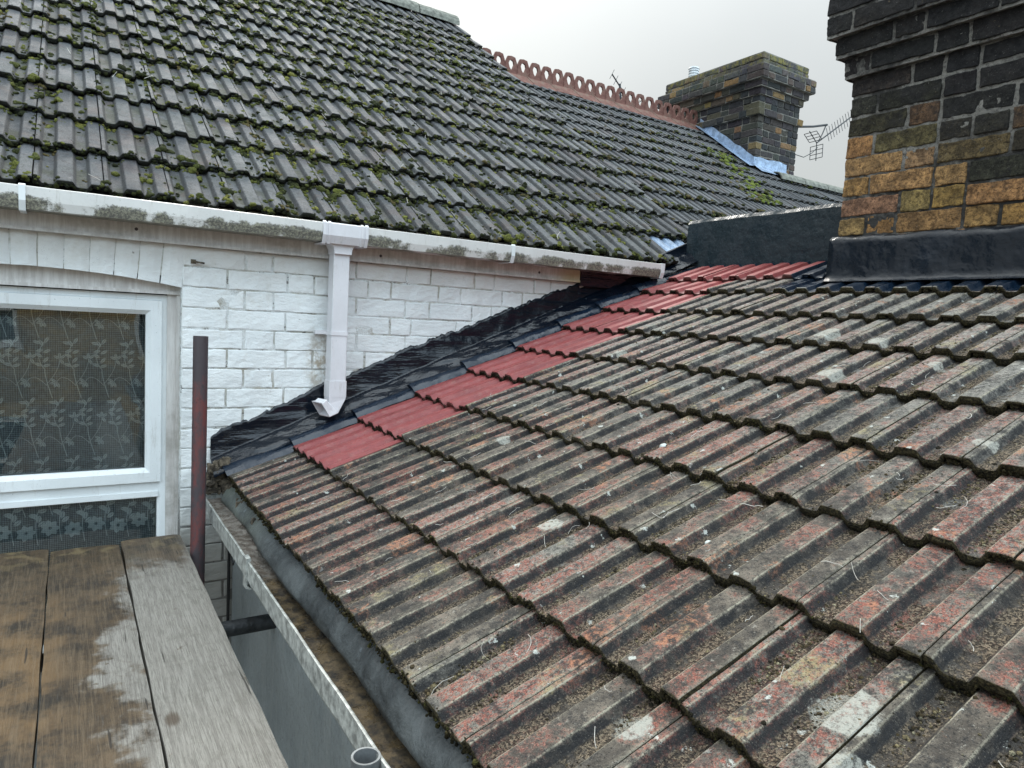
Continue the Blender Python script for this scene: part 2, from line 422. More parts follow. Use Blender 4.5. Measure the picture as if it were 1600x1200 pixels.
def mat_brick(name='stock_brick'):
    n = NT(name)
    k = n.attr('vc', True)
    x, y, z = n.xyz()
    f = n.noise(85, 6, .85); g = n.noise(16, 6, .75)
    c = n.mix(n.st(g, .36, .66), n.mix(1.0, k, (.62, .60, .58), 'MULTIPLY'), n.mix(1.0, k, (1.7, 1.6, 1.4), 'MULTIPLY'))
    c = n.mix(n.mul(n.st(f, .47, .57), .8), c, n.mix(1.0, k, (.28, .26, .25), 'MULTIPLY'))
    # soot: heavier upwards and away from the corner, blotchy at its margin
    so = n.add(n.add(n.mul(z, .85), n.mul(y, -.30)), n.mul(n.add(n.noise(6.5, 6, .7), -.5), 1.5))
    so = n.add(so, n.mul(n.add(f, -.5), .5))
    c = n.mix(n.mul(n.st(so, .17, .55), .80), c, n.mix(n.st(n.noise(30, 5, .7), .35, .65), (.010, .0105, .012), (.034, .033, .034)))
    # horizontal cracks, folds and pits of hand made stocks
    cr = n.st(n.noise(30, 4, .8, v=n.map((1, 1, 4.5)), dist=.8), .61, .66)
    c = n.mix(n.mul(cr, .75), c, (.012, .011, .011))
    pit = n.st(n.add(n.vor(60), n.mul(n.add(f, -.5), .3)), .13, .06)
    c = n.mix(n.mul(pit, .85), c, (.010, .010, .010))
    # spalled and lime splashed spots
    c = n.mix(n.mul(n.st(n.noise(14, 6, .85, v=n.map(loc=(6, 1, 2))), .66, .70), .8), c, (.34, .27, .17))
    c = n.mix(n.mul(n.st(n.noise(150, 3, .8), .62, .72), .5), c, (.30, .29, .27))
    h = n.add(n.add(n.noise(34, 7, .8), n.mul(cr, -.5)), n.mul(n.noise(170, 4, .8), .45))
    return n.fin(c, .85, n.bump(h, .014, 1.0), spec=.3)
M['brick'] = mat_brick()
def mat_mortar():
    n = NT('lime_mortar')
    c = n.mix(n.st(n.add(n.noise(3.6, 5, .75), n.mul(n.st(n.xyz()[2], .55, .80), .10)), .46, .66), (.045, .044, .042), (.27, .26, .235))
    c = n.mix(n.mul(n.st(n.noise(60, 6, .85), .48, .60), .7), c, (.03, .029, .028))
    return n.fin(c, .9, n.bump(n.noise(90, 6, .85), .012))
M['mortar'] = mat_mortar()
def mat_lichen_brick():
    n = NT('lichened_brick')
    k = n.attr('vc', True)
    z = n.xyz()[2]
    c = n.mix(n.mul(n.st(n.noise(30, 5, .75), .48, .64), .65), k, n.mix(1.0, k, (.3, .3, .3), 'MULTIPLY'))
    lm = n.st(n.add(n.noise(7, 6, .75), n.mul(n.add(z, -3.05), .75)), .52, .66)
    c = n.mix(n.mul(lm, .8), c, n.mix(n.st(n.noise(19), .4, .6), (.085, .085, .045), (.19, .165, .04)))
    return n.fin(c, .9, n.bump(n.noise(50, 5, .75), .008))
M['fbrick'] = mat_lichen_brick()
def mat_upvc(name, dirt=0., axis='z', lo=0, hi=1, tint=(.74, .78, .79)):
    n = NT(name)
    c = n.mix(n.st(n.noise(6, 5, .6), .3, .7), tuple(x * .9 for x in tint), tint)
    c = n.mix(n.mul(n.st(n.noise(34, 6, .85, v=n.map((1, 1, .14))), .54, .70), .42), c, (.34, .32, .27))
    c = n.mix(n.mul(n.st(n.noise(120, 3, .8), .66, .72), .6), c, (.10, .09, .08))
    if dirt:
        z = n.xyz()[2]; x = n.xyz()[0]
        w = n.noise(55, 6, .8)
        w2 = n.noise(4.5, 3, .6)
        band = n.mul(n.st(n.add(z, n.mul(n.add(w2, -.5), -.03)), hi, lo), n.st(w2, .36, .58, .30, 1))
        m = n.st(n.add(n.mul(band, .50), n.mul(n.noise(24, 7, .88), 1.0)), .74, .90)
        c = n.mix(n.mul(m, dirt), c, n.mix(n.st(n.noise(130, 3, .8), .42, .62), (.050, .048, .038), (.24, .235, .17)))
    return n.fin(c, .38, n.bump(n.noise(60, 4), .0006))
M['upvc'] = mat_upvc('white_plastic')
M['gutter'] = mat_upvc('lichened_white_plastic', .92, lo=.288, hi=.326, tint=(.70, .70, .68))
M['pipe'] = mat_upvc('pinkish_white_plastic', 0, tint=(.70, .695, .72))
def mat_fascia():
    n = NT('fascia_paint')
    st = n.noise(60, 4, .7, v=n.map((1, 1, .08)))
    c = n.mix(n.st(st, .35, .65), (.48, .46, .44), (.62, .61, .59))
    c = n.mix(n.mul(n.st(n.noise(5, 6, .75), .45, .68), .6), c, (.26, .245, .215))
    xx = n.xyz()[0]
    c = n.mix(n.mul(n.st(n.add(xx, n.mul(n.noise(5), .2)), 2.05, 2.26), .7), c, (.50, .41, .20))
    return n.fin(c, .6, n.bump(st, .0015))
M['fascia'] = mat_fascia()
M['lip'] = simple('weathered_gutter_lip', (.30, .31, .29), .5, 0, .5, 45, 200, .001)
M['glaze'] = simple('grey_render', (.165, .185, .19), .42, 0, .18, 5, 35, .004)
def mat_render():
    n = NT('grey_painted_render')
    c = n.mix(n.st(n.noise(3, 5, .6), .3, .7), (.22, .25, .26), (.31, .345, .35))
    c = n.mix(n.mul(n.st(n.noise(26, 6, .8, v=n.map((1, 2.4, .5))), .60, .66), .75), c, (.045, .047, .045))
    c = n.mix(n.mul(n.st(n.noise(60, 6, .85), .50, .62), .45), c, (.11, .12, .12))
    dr = n.noise(30, 5, .7, v=n.map((1, 1, .10)))
    c = n.mix(n.mul(n.st(dr, .50, .66), .4), c, (.36, .38, .37))
    return n.fin(c, .40, n.bump(n.noise(18, 6, .7), .008), spec=.5)
M['render'] = mat_render()
def mat_wood():
    n = NT('scaffold_board_wood')
    x, y, z = n.xyz()
    tr = n.attr('tr')
    v = n.vadd(n.map((1, .045, 1)), n.mul(tr, 7.3))
    ring = n.noise(170, 6, .75, v=n.vadd(n.map((1, .035, 1)), n.mul(tr, 3.1)), dist=.5)
    fib = n.noise(620, 4, .75, v=n.map((1, .03, 1)))
    c = n.mix(n.st(ring, .38, .62), (.200, .186, .165), (.290, .275, .245))
    c = n.mix(n.mul(n.st(fib, .50, .60), .60), c, (.105, .095, .080))
    c = n.mix(n.mul(n.st(n.noise(26, 6, .8), .50, .66), .35), c, (.13, .12, .10))
    kd = n.vor(3.2, v=n.vadd(n.map((1, .55, 1)), n.mul(tr, 5.0)))
    c = n.mix(n.mul(n.st(n.add(kd, n.mul(n.add(ring, -.5), .05)), .075, .045), .8), c, (.075, .052, .034))
    # brown damp stain: whole left board, most of the middle one, the far end of the right one
    wob = n.mul(n.add(n.noise(6, 7, .68), -.5), .62)
    e1 = n.add(n.add(x, wob), n.mul(n.m_('ABSOLUTE', n.add(y, -1.75)), -.10))
    e1 = n.add(e1, n.st(tr, .5, .6, 0, .085))
    s1 = n.mul(n.st(e1, .135, .055), n.st(n.add(ring, n.mul(n.add(fib, -.5), .6)), .22, .42, .55, 1))
    s2 = n.mul(n.st(n.add(y, n.mul(wob, 1.0)), 2.40, 2.54), n.st(n.add(x, n.mul(wob, .4)), .37, .32))
    sp = n.st(n.noise(15, 5, .65, v=n.map(loc=(4, 2, 0))), .63, .68)
    sm = n.m_('MAXIMUM', n.m_('MAXIMUM', s1, n.mul(s2, .9)), n.mul(sp, .75), clamp=True)
    b = n.mix(n.st(n.noise(9, 6, .75), .34, .68), (.018, .012, .007), (.105, .068, .035))
    b = n.mix(n.mul(n.st(x, .02, -.06), n.mul(n.st(y, 2.5, 2.1), n.st(n.noise(4.5, 5, .7), .38, .62))), b, (.165, .098, .042))
    b = n.mix(n.mul(n.mul(n.st(y, 2.5, 2.8), n.st(n.noise(16, 5), .5, .62)), .7), b, (.24, .18, .085))
    b = n.mix(n.mul(n.st(ring, .45, .62), .35), b, (.21, .15, .09))
    c = n.mix(n.mul(sm, .93), c, b)
    cr = n.st(n.noise(75, 2, .5, v=n.vadd(n.map((1, .05, 1), rot=(0, 0, .25)), (2, 5, 1))), .70, .72)
    c = n.mix(n.mul(cr, .8), c, (.03, .026, .022))
    return n.fin(c, n.st(sm, 0, 1, .72, .5), n.bump(n.add(ring, n.mul(fib, .8)), .0035), spec=.35)
M['wood'] = mat_wood()
def mat_pole():
    n = NT('flaking_red_steel')
    k = n.noise(14, 6, .75, v=n.map((1, 1, .35)))
    c = n.mix(n.st(n.add(k, n.mul(n.st(n.xyz()[2], -.35, -.15), .10)), .40, .58), (.150, .046, .044), (.060, .050, .056))
    c = n.mix(n.mul(n.st(n.noise(40, 5, .8), .58, .68), .7), c, (.03, .022, .02))
    return n.fin(c, .6, n.bump(k, .002), .15)
M['pole'] = mat_pole()
M['steel'] = simple('galvanised_steel', (.15, .16, .165), .6, .35, .4, 16, 90, .0008)
M['tubeblack'] = simple('blackened_tube', (.022, .025, .028), .5, .3, .6, 20, 60, .004)
M['aerial'] = simple('weathered_aluminium', (.035, .04, .045), .5, .4)
def mat_felt():
    n = NT('lead_grey_felt')
    c = n.mix(n.st(n.noise(6, 6, .7), .32, .66), (.022, .026, .028), (.088, .098, .100))
    c = n.mix(n.mul(n.st(n.noise(9, 6, .8, v=n.map(loc=(2, 0, 5))), .60, .70), .6), c, (.20, .24, .27))
    yy = n.xyz()[1]
    c = n.mix(n.mul(n.st(yy, 2.0, 2.6), n.st(n.noise(5), .3, .6)), c, (.155, .175, .150))
    return n.fin(c, .42, n.bump(n.add(n.add(n.noise(7, 4), n.mul(n.noise(30, 4, .7), .25)), n.mul(n.noise(210, 2), .08)), .020, .9), spec=.5)
M['felt'] = mat_felt()
def mat_silt():
    n = NT('wet_gutter_silt')
    yy = n.xyz()[1]
    c = n.mix(n.st(n.noise(26, 6, .75), .35, .65), (.007, .005, .003), (.150, .105, .050))
    c = n.mix(n.mul(n.st(n.add(yy, n.mul(n.noise(8, 4), .5)), 2.05, 2.35), .9), c, n.mix(n.st(n.noise(40, 5), .4, .6), (.13, .105, .085), (.27, .245, .215)))
    return n.fin(c, n.st(n.noise(16, 4, .7), .40, .56, .08, .7), n.bump(n.noise(60, 6, .8), .014), spec=.6)
M['silt'] = mat_silt()
def mat_rubble():
    n = NT('crumbling_mortar')
    c = n.mix(n.st(n.noise(24, 6, .8), .38, .62), (.030, .024, .018), (.19, .155, .11))
    return n.fin(c, .9, n.bump(n.noise(60, 6, .8), .012))
M['rubble'] = mat_rubble()
def mat_moss(name):
    n = NT(name)
    k = n.attr('vc', True)
    c = n.mix(n.st(n.noise(260, 4, .8), .38, .64), n.mix(1.0, k, (.35, .38, .35), 'MULTIPLY'), n.mix(1.0, k, (1.35, 1.35, 1.1), 'MULTIPLY'))
    return n.fin(c, .95, n.bump(n.noise(330, 4, .8), .006), spec=.15)
M['moss'] = mat_moss('moss')
def mat_terra():
    n = NT('terracotta')
    c = n.mix(n.st(n.noise(9, 5, .7), .35, .65), (.110, .044, .033), (.185, .085, .066))
    c = n.mix(n.mul(n.st(n.noise(4.5, 6, .8), .50, .62), .65), c, (.14, .115, .085))
    return n.fin(c, .85, n.bump(n.noise(60, 5, .7), .004))
M['terra'] = mat_terra()
M['cap'] = simple('old_ridge_concrete', (.16, .165, .14), .85, 0, .45, 20, 90, .004)
M['fade'] = simple('pale_cowl', (.55, .58, .60), .5)
M['dark'] = simple('dark_interior', (.012, .012, .014), .9)
M['twig'] = simple('dry_stalk', (.48, .46, .42), .8, 0, .3)
M['stone'] = simple('loose_grit', (.24, .22, .19), .85, 0, .6, 30)
M['slot'] = simple('dark_gap', (.015, .015, .015), .9)
def mat_glass():
    n = NT('window_glass')
    t = n.t
    tr = t.nodes.new('ShaderNodeBsdfTransparent'); tr.inputs[0].default_value = (.86, .90, .90, 1)
    gl = t.nodes.new('ShaderNodeBsdfGlossy'); gl.inputs['Roughness'].default_value = .004
    fr = t.nodes.new('ShaderNodeFresnel'); fr.inputs[0].default_value = 1.66
    nb = n.bump(n.noise(2.2, 2), .012, .25)
    t.links.new(nb, gl.inputs['Normal'])
    mx = t.nodes.new('ShaderNodeMixShader')
    t.links.new(fr.outputs[0], mx.inputs[0]); t.links.new(tr.outputs[0], mx.inputs[1]); t.links.new(gl.outputs[0], mx.inputs[2])
    t.links.new(mx.outputs[0], n.out.inputs[0])
    return n.m
M['glass'] = mat_glass()
def mat_net(name, a, b):
    n = NT(name)
    wv = n.noise(34, 2, .6, v=n.map((1, 1, 9)))
    wh = n.noise(34, 2, .6, v=n.map((9, 1, 1)))
    x, y, z = n.xyz()
    gx = n.m_('SINE', n.mul(x, 900.0)); gz = n.m_('SINE', n.mul(z, 900.0))
    k = n.add(n.mul(n.add(gx, gz), .13), n.add(n.mul(wv, .65), n.mul(wh, .65)))
    c = n.mix(n.st(k, .45, .95), a, b)
    return n.fin(c, .8, n.bump(k, .001))
M['net'] = mat_net('net_fabric', (.105, .122, .142), (.37, .42, .46))
M['lace'] = mat_net('lace_motif', (.55, .60, .64), (.80, .84, .86))

# ------------------------------------------------------------ ground
g = MB()
gx = np.linspace(-60, 60, 13)
vv = np.array([[x, y, -3.6] for y in gx for x in gx]); ff = np.array([[j * 13 + i, j * 13 + i + 1, (j + 1) * 13 + i + 1, (j + 1) * 13 + i] for j in range(12) for i in range(12)])
g.add(vv, ff)
tag(g.build('ground', simple('yard_concrete', (.17, .165, .155), .9, 0, .4, 2, 20, .01)), kind='structure')

# ------------------------------------------------------------ tiles
# profile across one tile, u in metres from the joint, height h, 'ph' relative height
PR = [(0.0015, .0165), (.0025, .0185), (.011, .0185), (.0135, .0172), (.0235, .0022), (.0265, .0005), (.046, .0000), (.0545, .0008), (.0575, .0025), (.0665, .0172), (.069, .0185), (.088, .0188), (.1085, .0185), (.111, .0172), (.1205, .0025), (.1235, .0008), (.132, 0.0), (.1500, .0005), (.153, .0022), (.162, .0172), (.1645, .0185), (.184, .0188), (.1975, .0183), (.1985, .0165)]
PR = np.array(PR)
PU, PH = PR[:, 0], PR[:, 1]

def tiles(mb, O, U, Sv, rows, u0, ncol, hi=True, mat=lambda k, j, u, s: 0, skip=lambda k, j: False, drop=.0245, fan=None, seed=1, width=.2, jit=1.0, ulim=None):
    """rows of interlocking tiles. U across, Sv up the slope. rows = [s0, s1, ...] lower edges, last = top"""
    r = np.random.default_rng(seed)
    O, U, Sv = np.array(O), np.array(U), np.array(Sv)
    Nn = np.cross(U, Sv)
    if Nn[2] < 0: Nn = -Nn
    nu = len(PU)
    fl = np.array([0, .0025, .01, .03, .07, .13, .2, .28, .36, .45, .56, .7, .85, 1.0]) if hi else np.array([0, .02, .1, .4, 1.0])
    ns = len(fl)
    base = np.arange(ns * nu).reshape(ns, nu)
    q = np.stack([base[:-1, :-1], base[:-1, 1:], base[1:, 1:], base[1:, :-1]], -1).reshape(-1, 4)
    # front face: 3 rings below ring 0 ; sides
    for k in range(len(rows) - 1):
        s0, s1 = rows[k], rows[k + 1]
        for j in range(ncol):
            if skip(k, j): continue
            L = (s1 - s0) + (.045 if k < len(rows) - 2 else 0.0)
            a = u0 + j * width
            trv = r.random()
            ds = r.normal(0, .0022) * jit; dh = abs(r.normal(0, .0016)) * jit; tw = r.normal(0, .0016) * jit; yaw = r.normal(0, .0018) * jit
            s = np.clip(fl * L, 0, L)
            uu = a + PU * (width / .2)
            SS, UU = np.meshgrid(s, uu, indexing='ij')
            HH = np.tile(PH, (ns, 1)).copy()
            ph = HH / .0187
            lift = -drop * SS / (s1 - s0) + dh + tw * (UU - a - .1) / .1 * (1 - SS / L)
            if fan is not None: f_ = fan(UU, s0 + SS)
            else: f_ = 0
            sg = s0 + SS + ds + yaw * (UU - a - .1) / .1 + f_
            # chipped, rounded front edge
            rnd = np.exp(-SS / .003) * .0022
            P = O + UU[..., None] * U + sg[..., None] * Sv
            nz = vn(P, 85., seed) * .0006 + vn(P, 20., seed + 3) * .0008
            edge = np.exp(-SS / .006) * (vn(P, 70., seed + 9) * .0024 + vn(P, 160., seed + 5) * .0012)
            P = P + (HH + lift - rnd + nz)[..., None] * Nn + edge[..., None] * Sv
            fr = np.exp(-SS / .007) * .8
            col = mat(k, j, a + .1, s0)
            A = np.stack([ph, np.full_like(ph, trv), fr, np.zeros_like(ph)], -1).reshape(-1, 4)
            mi = np.full(len(q), 0)
            if callable(mat):
                cu = (a + (PU[:-1] + PU[1:]) / 2 * (width / .2))
                for i in range(ns - 1):
                    sm = s0 + (s[i] + s[i + 1]) / 2
                    mi[i * (nu - 1):(i + 1) * (nu - 1)] = [mat(k, j, c_, sm) for c_ in cu]
            keep = np.ones(len(q), bool)
            if ulim is not None:
                cc = np.repeat([s0 + (s[i] + s[i + 1]) / 2 for i in range(ns - 1)], nu - 1)
                cu2 = np.tile(cu, ns - 1)
                keep = ulim(cu2, cc)
            mb.add(P.reshape(-1, 3), q[keep], mi[keep], A)
            # front face
            th = np.full(nu, .0200)
            jz = (PU > .163) | (PU < .012)
            th2 = th.copy()
            if hi: th2[(PU > .164) & (PU < .199)] = .0085
            top = P[0]
            rings = [top]
            nr = 3 if hi else 1
            for i in range(1, nr + 1):
                t = i / nr
                ring = top - Nn * (th2 * t)[:, None]
                ring = ring + Sv * ((vn(ring, 110., seed) * .0022 + vn(ring, 45., seed + 2) * .0016) - .0016 * math.sin(t * PI) + (.004 * t * t))[:, None]
                rings.append(ring)
            FV = np.concatenate(rings)
            nb = nr + 1
            bb = np.arange(nb * nu).reshape(nb, nu)
            fq = np.stack([bb[1:, :-1], bb[1:, 1:], bb[:-1, 1:], bb[:-1, :-1]], -1).reshape(-1, 4)
            FA = np.stack([np.tile(ph[0], nb), np.full(nb * nu, trv), np.full(nb * nu, 1.0), np.zeros(nb * nu)], -1)
            fmi = np.tile([mat(k, j, c_, s0 - .001) for c_ in cu], nb - 1)
            fk = np.ones(len(fq), bool)
            if ulim is not None: fk = np.tile(ulim(cu, np.full(len(cu), s0)), nb - 1)
            mb.add(FV, fq[fk], fmi[fk], FA)
            # long sides (joint walls), seen in the joint gap
            for e in (0, nu - 1):
                sd = np.concatenate([P[:, e], P[:, e] - Nn * .012])
                i_ = np.arange(ns - 1)
                sq = np.stack([i_, i_ + 1, i_ + 1 + ns, i_ + ns], -1)
                SA = np.stack([np.full(2 * ns, .5), np.full(2 * ns, trv), np.full(2 * ns, .9), np.zeros(2 * ns)], -1)
                kk = np.ones(len(sq), bool)
                if ulim is not None: kk = ulim(np.full(len(sq), uu[e]), s0 + (s[:-1] + s[1:]) / 2)
                mb.add(sd, sq[kk], mat(k, j, uu[e], s0 + .1), SA)
            if hi and (ulim is None or ulim(np.array([a + .18]), np.array([s0]))[0]):
                # the interlocking lug showing in the slot under the joint rib
                c0 = O + (a + .1765) * U + (s0 + ds + .007) * Sv + Nn * (.0183 - .0150 + dh)
                R3 = np.stack([U, Sv, Nn], 1)
                mb.box(c0, (.0085, .004, .0035), R3, mat(k, j, a + .17, s0), a=(.5, trv, 1, 0))
                # floor of the slot
                
# ------------------------------------------------------------ rear extension roof
AE = math.radians(22.5)
EU = np.array([0, -1.0, 0]); ES = np.array([math.cos(AE), 0, math.sin(AE)]); EN = np.array([-math.sin(AE), 0, math.cos(AE)])
EO = np.array([.7504, 0, -.553])          # s = 0 line, u = -y
erows = [-.26, 0, .276, .547, .818, 1.092, 1.37, 1.63, 1.90, 2.10, 2.40]
ext = thing('rear_extension', 'low rear extension with weathered red-brown concrete tile roof rising to the right', 'house', (.55, 0, -3.6))
RED_Y0, RED_Y1 = 2.72, 2.26
def ext_zone(u, s, k):
    y = -u
    if y > 2.723 and k >= 1: return 2
    if y > 2.80: return 2
    if k == 9: return 2 if (y < 1.96 and y > 1.66) or s > 2.335 else (1 if y > 1.94 else 0)
    if k >= 1 and y > 2.262 : return 1
    if k == 8 and y < 1.93 and s > 1.906: return 2
    return 0
eb = MB()
NC = 21
U0 = -(2.262 + .2 * 3)     # joint line lands on y = 2.262
mat0 = lambda k, j, u, s: ext_zone(u, s, k)
# one mesh per kind of surface: plain, red painted, black painted
def ext_part(zone):
    b = MB()
    tiles(b, EO, EU, ES, erows, U0, NC, True, mat=lambda k, j, u, s: ext_zone(u, s, k), seed=11)
    return b
full = ext_part(0)
Vall = np.concatenate(full.V); 
def split(mbx, zone):
    """take the faces of one zone out of the tile field"""
    b = MB()
    A = np.concatenate(mbx.A); K = np.concatenate(mbx.K)
    for f, m in zip(mbx.F, mbx.M):
        f2 = f[np.asarray(m) == zone]
        if not len(f2): continue
        ids, inv = np.unique(f2, return_inverse=True)
        b.add(Vall[ids], inv.reshape(f2.shape), 0, A[ids], K[ids])
    return b
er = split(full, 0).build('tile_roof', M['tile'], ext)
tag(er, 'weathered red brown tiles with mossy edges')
tag(split(full, 1).build('red_painted_tiles', M['red'], er), 'freshly red painted tiles beside the black flashing')
tag(split(full, 2).build('black_painted_tiles', M['blackrib'], er), 'tile ribs coated in glossy black rubber')

def eroof(y, s, h=0.0):
    return EO + EU * (-y) + ES * s + EN * h
# bedding under the tiles (roof deck)
b = MB()
b.add([eroof(2.84, -.20, -.045), eroof(-1.4, -.20, -.045), eroof(-1.4, 2.45, -.045), eroof(2.84, 2.45, -.045)], np.array([[0, 1, 2, 3]]))
b.build('roof_deck', M['slot'], ext)
# bonding walls
b = MB()
b.b2(.55, 3.0, -1.4, 2.80, -3.6, -.70)
yy = np.linspace(-1.4, 2.83, 30); zz = np.linspace(-3.6, -.66, 16)
vs = np.array([[.549 + .002 * vn(np.array([0, y, z]), 4), y, z] for z in zz for y in yy])
fs = np.array([[j * 30 + i, j * 30 + i + 1, (j + 1) * 30 + i + 1, (j + 1) * 30 + i] for j in range(15) for i in range(29)])
b.add(vs, fs)
tag(b.build('wall', M['render'], ext), 'glossy grey painted render wall under the gutter')

# flashing on the white wall: upstand + fillet rolled onto the tiles
def wall_top(x):
    xs = [.40, .45, .465, .515, .567, .617, .703, .882, 1.045, 1.217, 1.464, 1.663, 1.986, 2.199, 2.5, 3.1]
    zs = [-.56, -.53, -.505, -.469, -.451, -.447, -.401, -.313, -.248, -.168, -.075, .008, .124, .205, .26, .46]
    return np.interp(x, xs, zs)
b = MB()
nx, nv = 260, 30
X = np.linspace(.462, 3.02, nx)
P = np.zeros((nx, nv, 3))
for i, x in enumerate(X):
    zr = EO[2] + (x - EO[0]) * math.tan(AE)
    zt = wall_top(x) + .007 * vn(np.array([x, 0, 0]), 18.) + .006 * vn(np.array([x, 5, 0]), 60.) + .003 * vn(np.array([x, 9, 0]), 150.)
    if x > 2.2: zt = zr + .13
    sx = (x - EO[0]) / math.cos(AE)
    prf = []
    for t in np.linspace(0, 1, nv):
        if t < .5:      # up the wall
            w = t / .5
            z = zt + (zr + .075 - zt) * w
            y = 2.834 - .010 * w * w - (.003 if t > 0 else -.006)
        else:           # fillet down to the tiles
            w = (t - .5) / .5
            y = 2.821 - .081 * w ** .8
            z = zr + .078 - .058 * math.sin(w * PI / 2) + .004
        p = np.array([x, y, z])
        if 0 < t < 1:
            am = .25 + .75 * min(1, t / .5)
            d = (vn(p, 11., 4) * .004 + vn(p, 32., 7) * .002 + vn(np.array([x * .5, y * 4, z * 4]), 9., 2) * .005) * am
            p = p + np.array([0, -1, .6]) * d
        prf.append(p)
    P[i] = prf
idx = np.arange(nx * nv).reshape(nx, nv)
q = np.stack([idx[:-1, :-1], idx[1:, :-1], idx[1:, 1:], idx[:-1, 1:]], -1).reshape(-1, 4)
b.add(P.reshape(-1, 3), q)
# closing left end
b.add(np.concatenate([P[0], [[.462, 2.85, -.60], [.47, 2.85, -.68]]]), np.array([[i, i + 1, nv] for i in range(nv // 2)] + [[i, i + 1, nv + 1] for i in range(nv // 2, nv - 1)]))
tag(b.build('wall_flashing', M['black'], ext, smooth=True), 'glossy black rubber flashing up the white brick wall')
# one raised black roll per course, like the coated tile ends next to the wall
b = MB()
for k in range(0, 9):
    s0, s1 = erows[k] + .004, erows[k + 1] + .012
    if k == 0: s0 = -.262
    n1, n2 = 12, 9
    vs = []
    for i in range(n1):
        s = s0 + (s1 - s0) * i / (n1 - 1)
        for j in range(n2):
            t = j / (n2 - 1)
            yv = 2.800 - .080 * t if k else 2.815 - .10 * t
            hh = .012 + .030 * math.sin(t * PI) ** .6 - .020 * (s - s0) / (s1 - s0)
            p = eroof(yv, s, hh)
            p = p + EN * (vn(p, 28., 3) * .003)
            vs.append(p)
    vs = np.array(vs)
    q = np.array([[i * n2 + j, i * n2 + j + 1, (i + 1) * n2 + j + 1, (i + 1) * n2 + j] for i in range(n1 - 1) for j in range(n2 - 1)])
    fr = vs[:n2] - EN * .034 + ES * .006
    b.add(vs, q)
    b.add(np.concatenate([vs[:n2], fr]), np.array([[j, j + n2, j + 1 + n2, j + 1] for j in range(n2 - 1)]))
b.build('coated_tile_roll', M['blackrib'], ext, smooth=True)

# eaves felt strip
b = MB()
nx = 90
Y = np.linspace(-1.4, 2.74, nx)
prof = [(.60, -.640), (.545, -.672), (.520, -.686), (.505, -.700), (.497, -.715), (.492, -.730), (.4905, -.738), (.496, -.740)]
vs = []
for i, y in enumerate(Y):
    for j, (x, z) in enumerate(prof):
        w = .006 * vn(np.array([y, 0, 0]), 3.) + .004 * vn(np.array([y, j * .3, 0]), 9.)
        if j < 2: w *= .2
        vs.append((x + w, y, z + w * .5))
m = len(prof)
q = np.array([[i * m + j, i * m + j + 1, (i + 1) * m + j + 1, (i + 1) * m + j] for i in range(nx - 1) for j in range(m - 1)])
b.add(vs, q)
tag(b.build('eaves_felt', M['felt'], ext, smooth=True), 'lead grey felt strip dropping into the gutter')
# gutter of the extension
b = MB()
gp = [(.430, -.726), (.4335, -.7255), (.437, -.7275), (.437, -.735), (.4335, -.775), (.440, -.792), (.530, -.792), (.540, -.775), (.540, -.735), (.543, -.735), (.543, -.778), (.532, -.7955), (.438, -.7955), (.430, -.778)]
b.prism([(x, z) for x, z in gp], (0, 2.785, 0), (0, -1.4, 0), (1, 0, 0), (0, 0, 1), segs=40, wob=.0022)
eg = b.build('gutter', M['lip'], ext)
tag(eg, 'white plastic gutter with dirty lip and brown silt')
b = MB(); b.b2(.428, .545, 2.785, 2.789, -.797, -.724); b.build('end_cap', M['lip'], eg)
for y in (2.02, -.25):
    b = MB()
    b.prism([(0, 0), (.0, .010), (.012, .012), (.014, .003), (.004, 0), (.004, -.07), (.016, -.078), (.016, -.082), (-.001, -.076)], (.4255, y + .018, -.727), (.4255, y - .018, -.727), (1, 0, 0), (0, 0, 1))
    b.build('gutter_bracket', M['lip'], eg)
b = MB()
nx, nv = 220, 12
idx = np.arange(nx * nv).reshape(nx, nv)
vs = []
for i, y in enumerate(np.linspace(-1.4, 2.78, nx)):
    for j, x in enumerate(np.linspace(.4355, .54, nv)):
        p = np.array([x, y, -.765])
        p[2] += vn(p, 22.) * .006 + vn(p, 60.) * .004 + (.018 if y > 2.15 else 0) + (.012 * max(0, y - 2.3))
        vs.append(p)
b.add(vs, np.stack([idx[:-1, :-1], idx[1:, :-1], idx[1:, 1:], idx[:-1, 1:]], -1).reshape(-1, 4))
tag(b.build('gutter_silt', M['silt'], eg, smooth=True), 'wet brown silt lying in the gutter')

# ------------------------------------------------------------ rounded box generator (bricks, stones)
def grid_box(nx, ny, nz):
    key = {}; V = []; F = []
    def vid(i, j, k):
        if (i, j, k) not in key:
            key[(i, j, k)] = len(V); V.append((i, j, k))
        return key[(i, j, k)]
    for i in range(nx):
        for j in range(ny):
            for k, w in ((0, 1), (nz, 0)):
                a = [vid(i, j, k), vid(i + 1, j, k), vid(i + 1, j + 1, k), vid(i, j + 1, k)]; F.append(a[::-1] if w else a)
    for i in range(nx):
        for k in range(nz):
            for j, w in ((0, 0), (ny, 1)):
                a = [vid(i, j, k), vid(i + 1, j, k), vid(i + 1, j, k + 1), vid(i, j, k + 1)]; F.append(a[::-1] if w else a)
    for j in range(ny):
        for k in range(nz):
            for i, w in ((0, 1), (nx, 0)):
                a = [vid(i, j, k), vid(i, j + 1, k), vid(i, j + 1, k + 1), vid(i, j, k + 1)]; F.append(a[::-1] if w else a)
    return np.array(V), np.array(F)
GB = {}
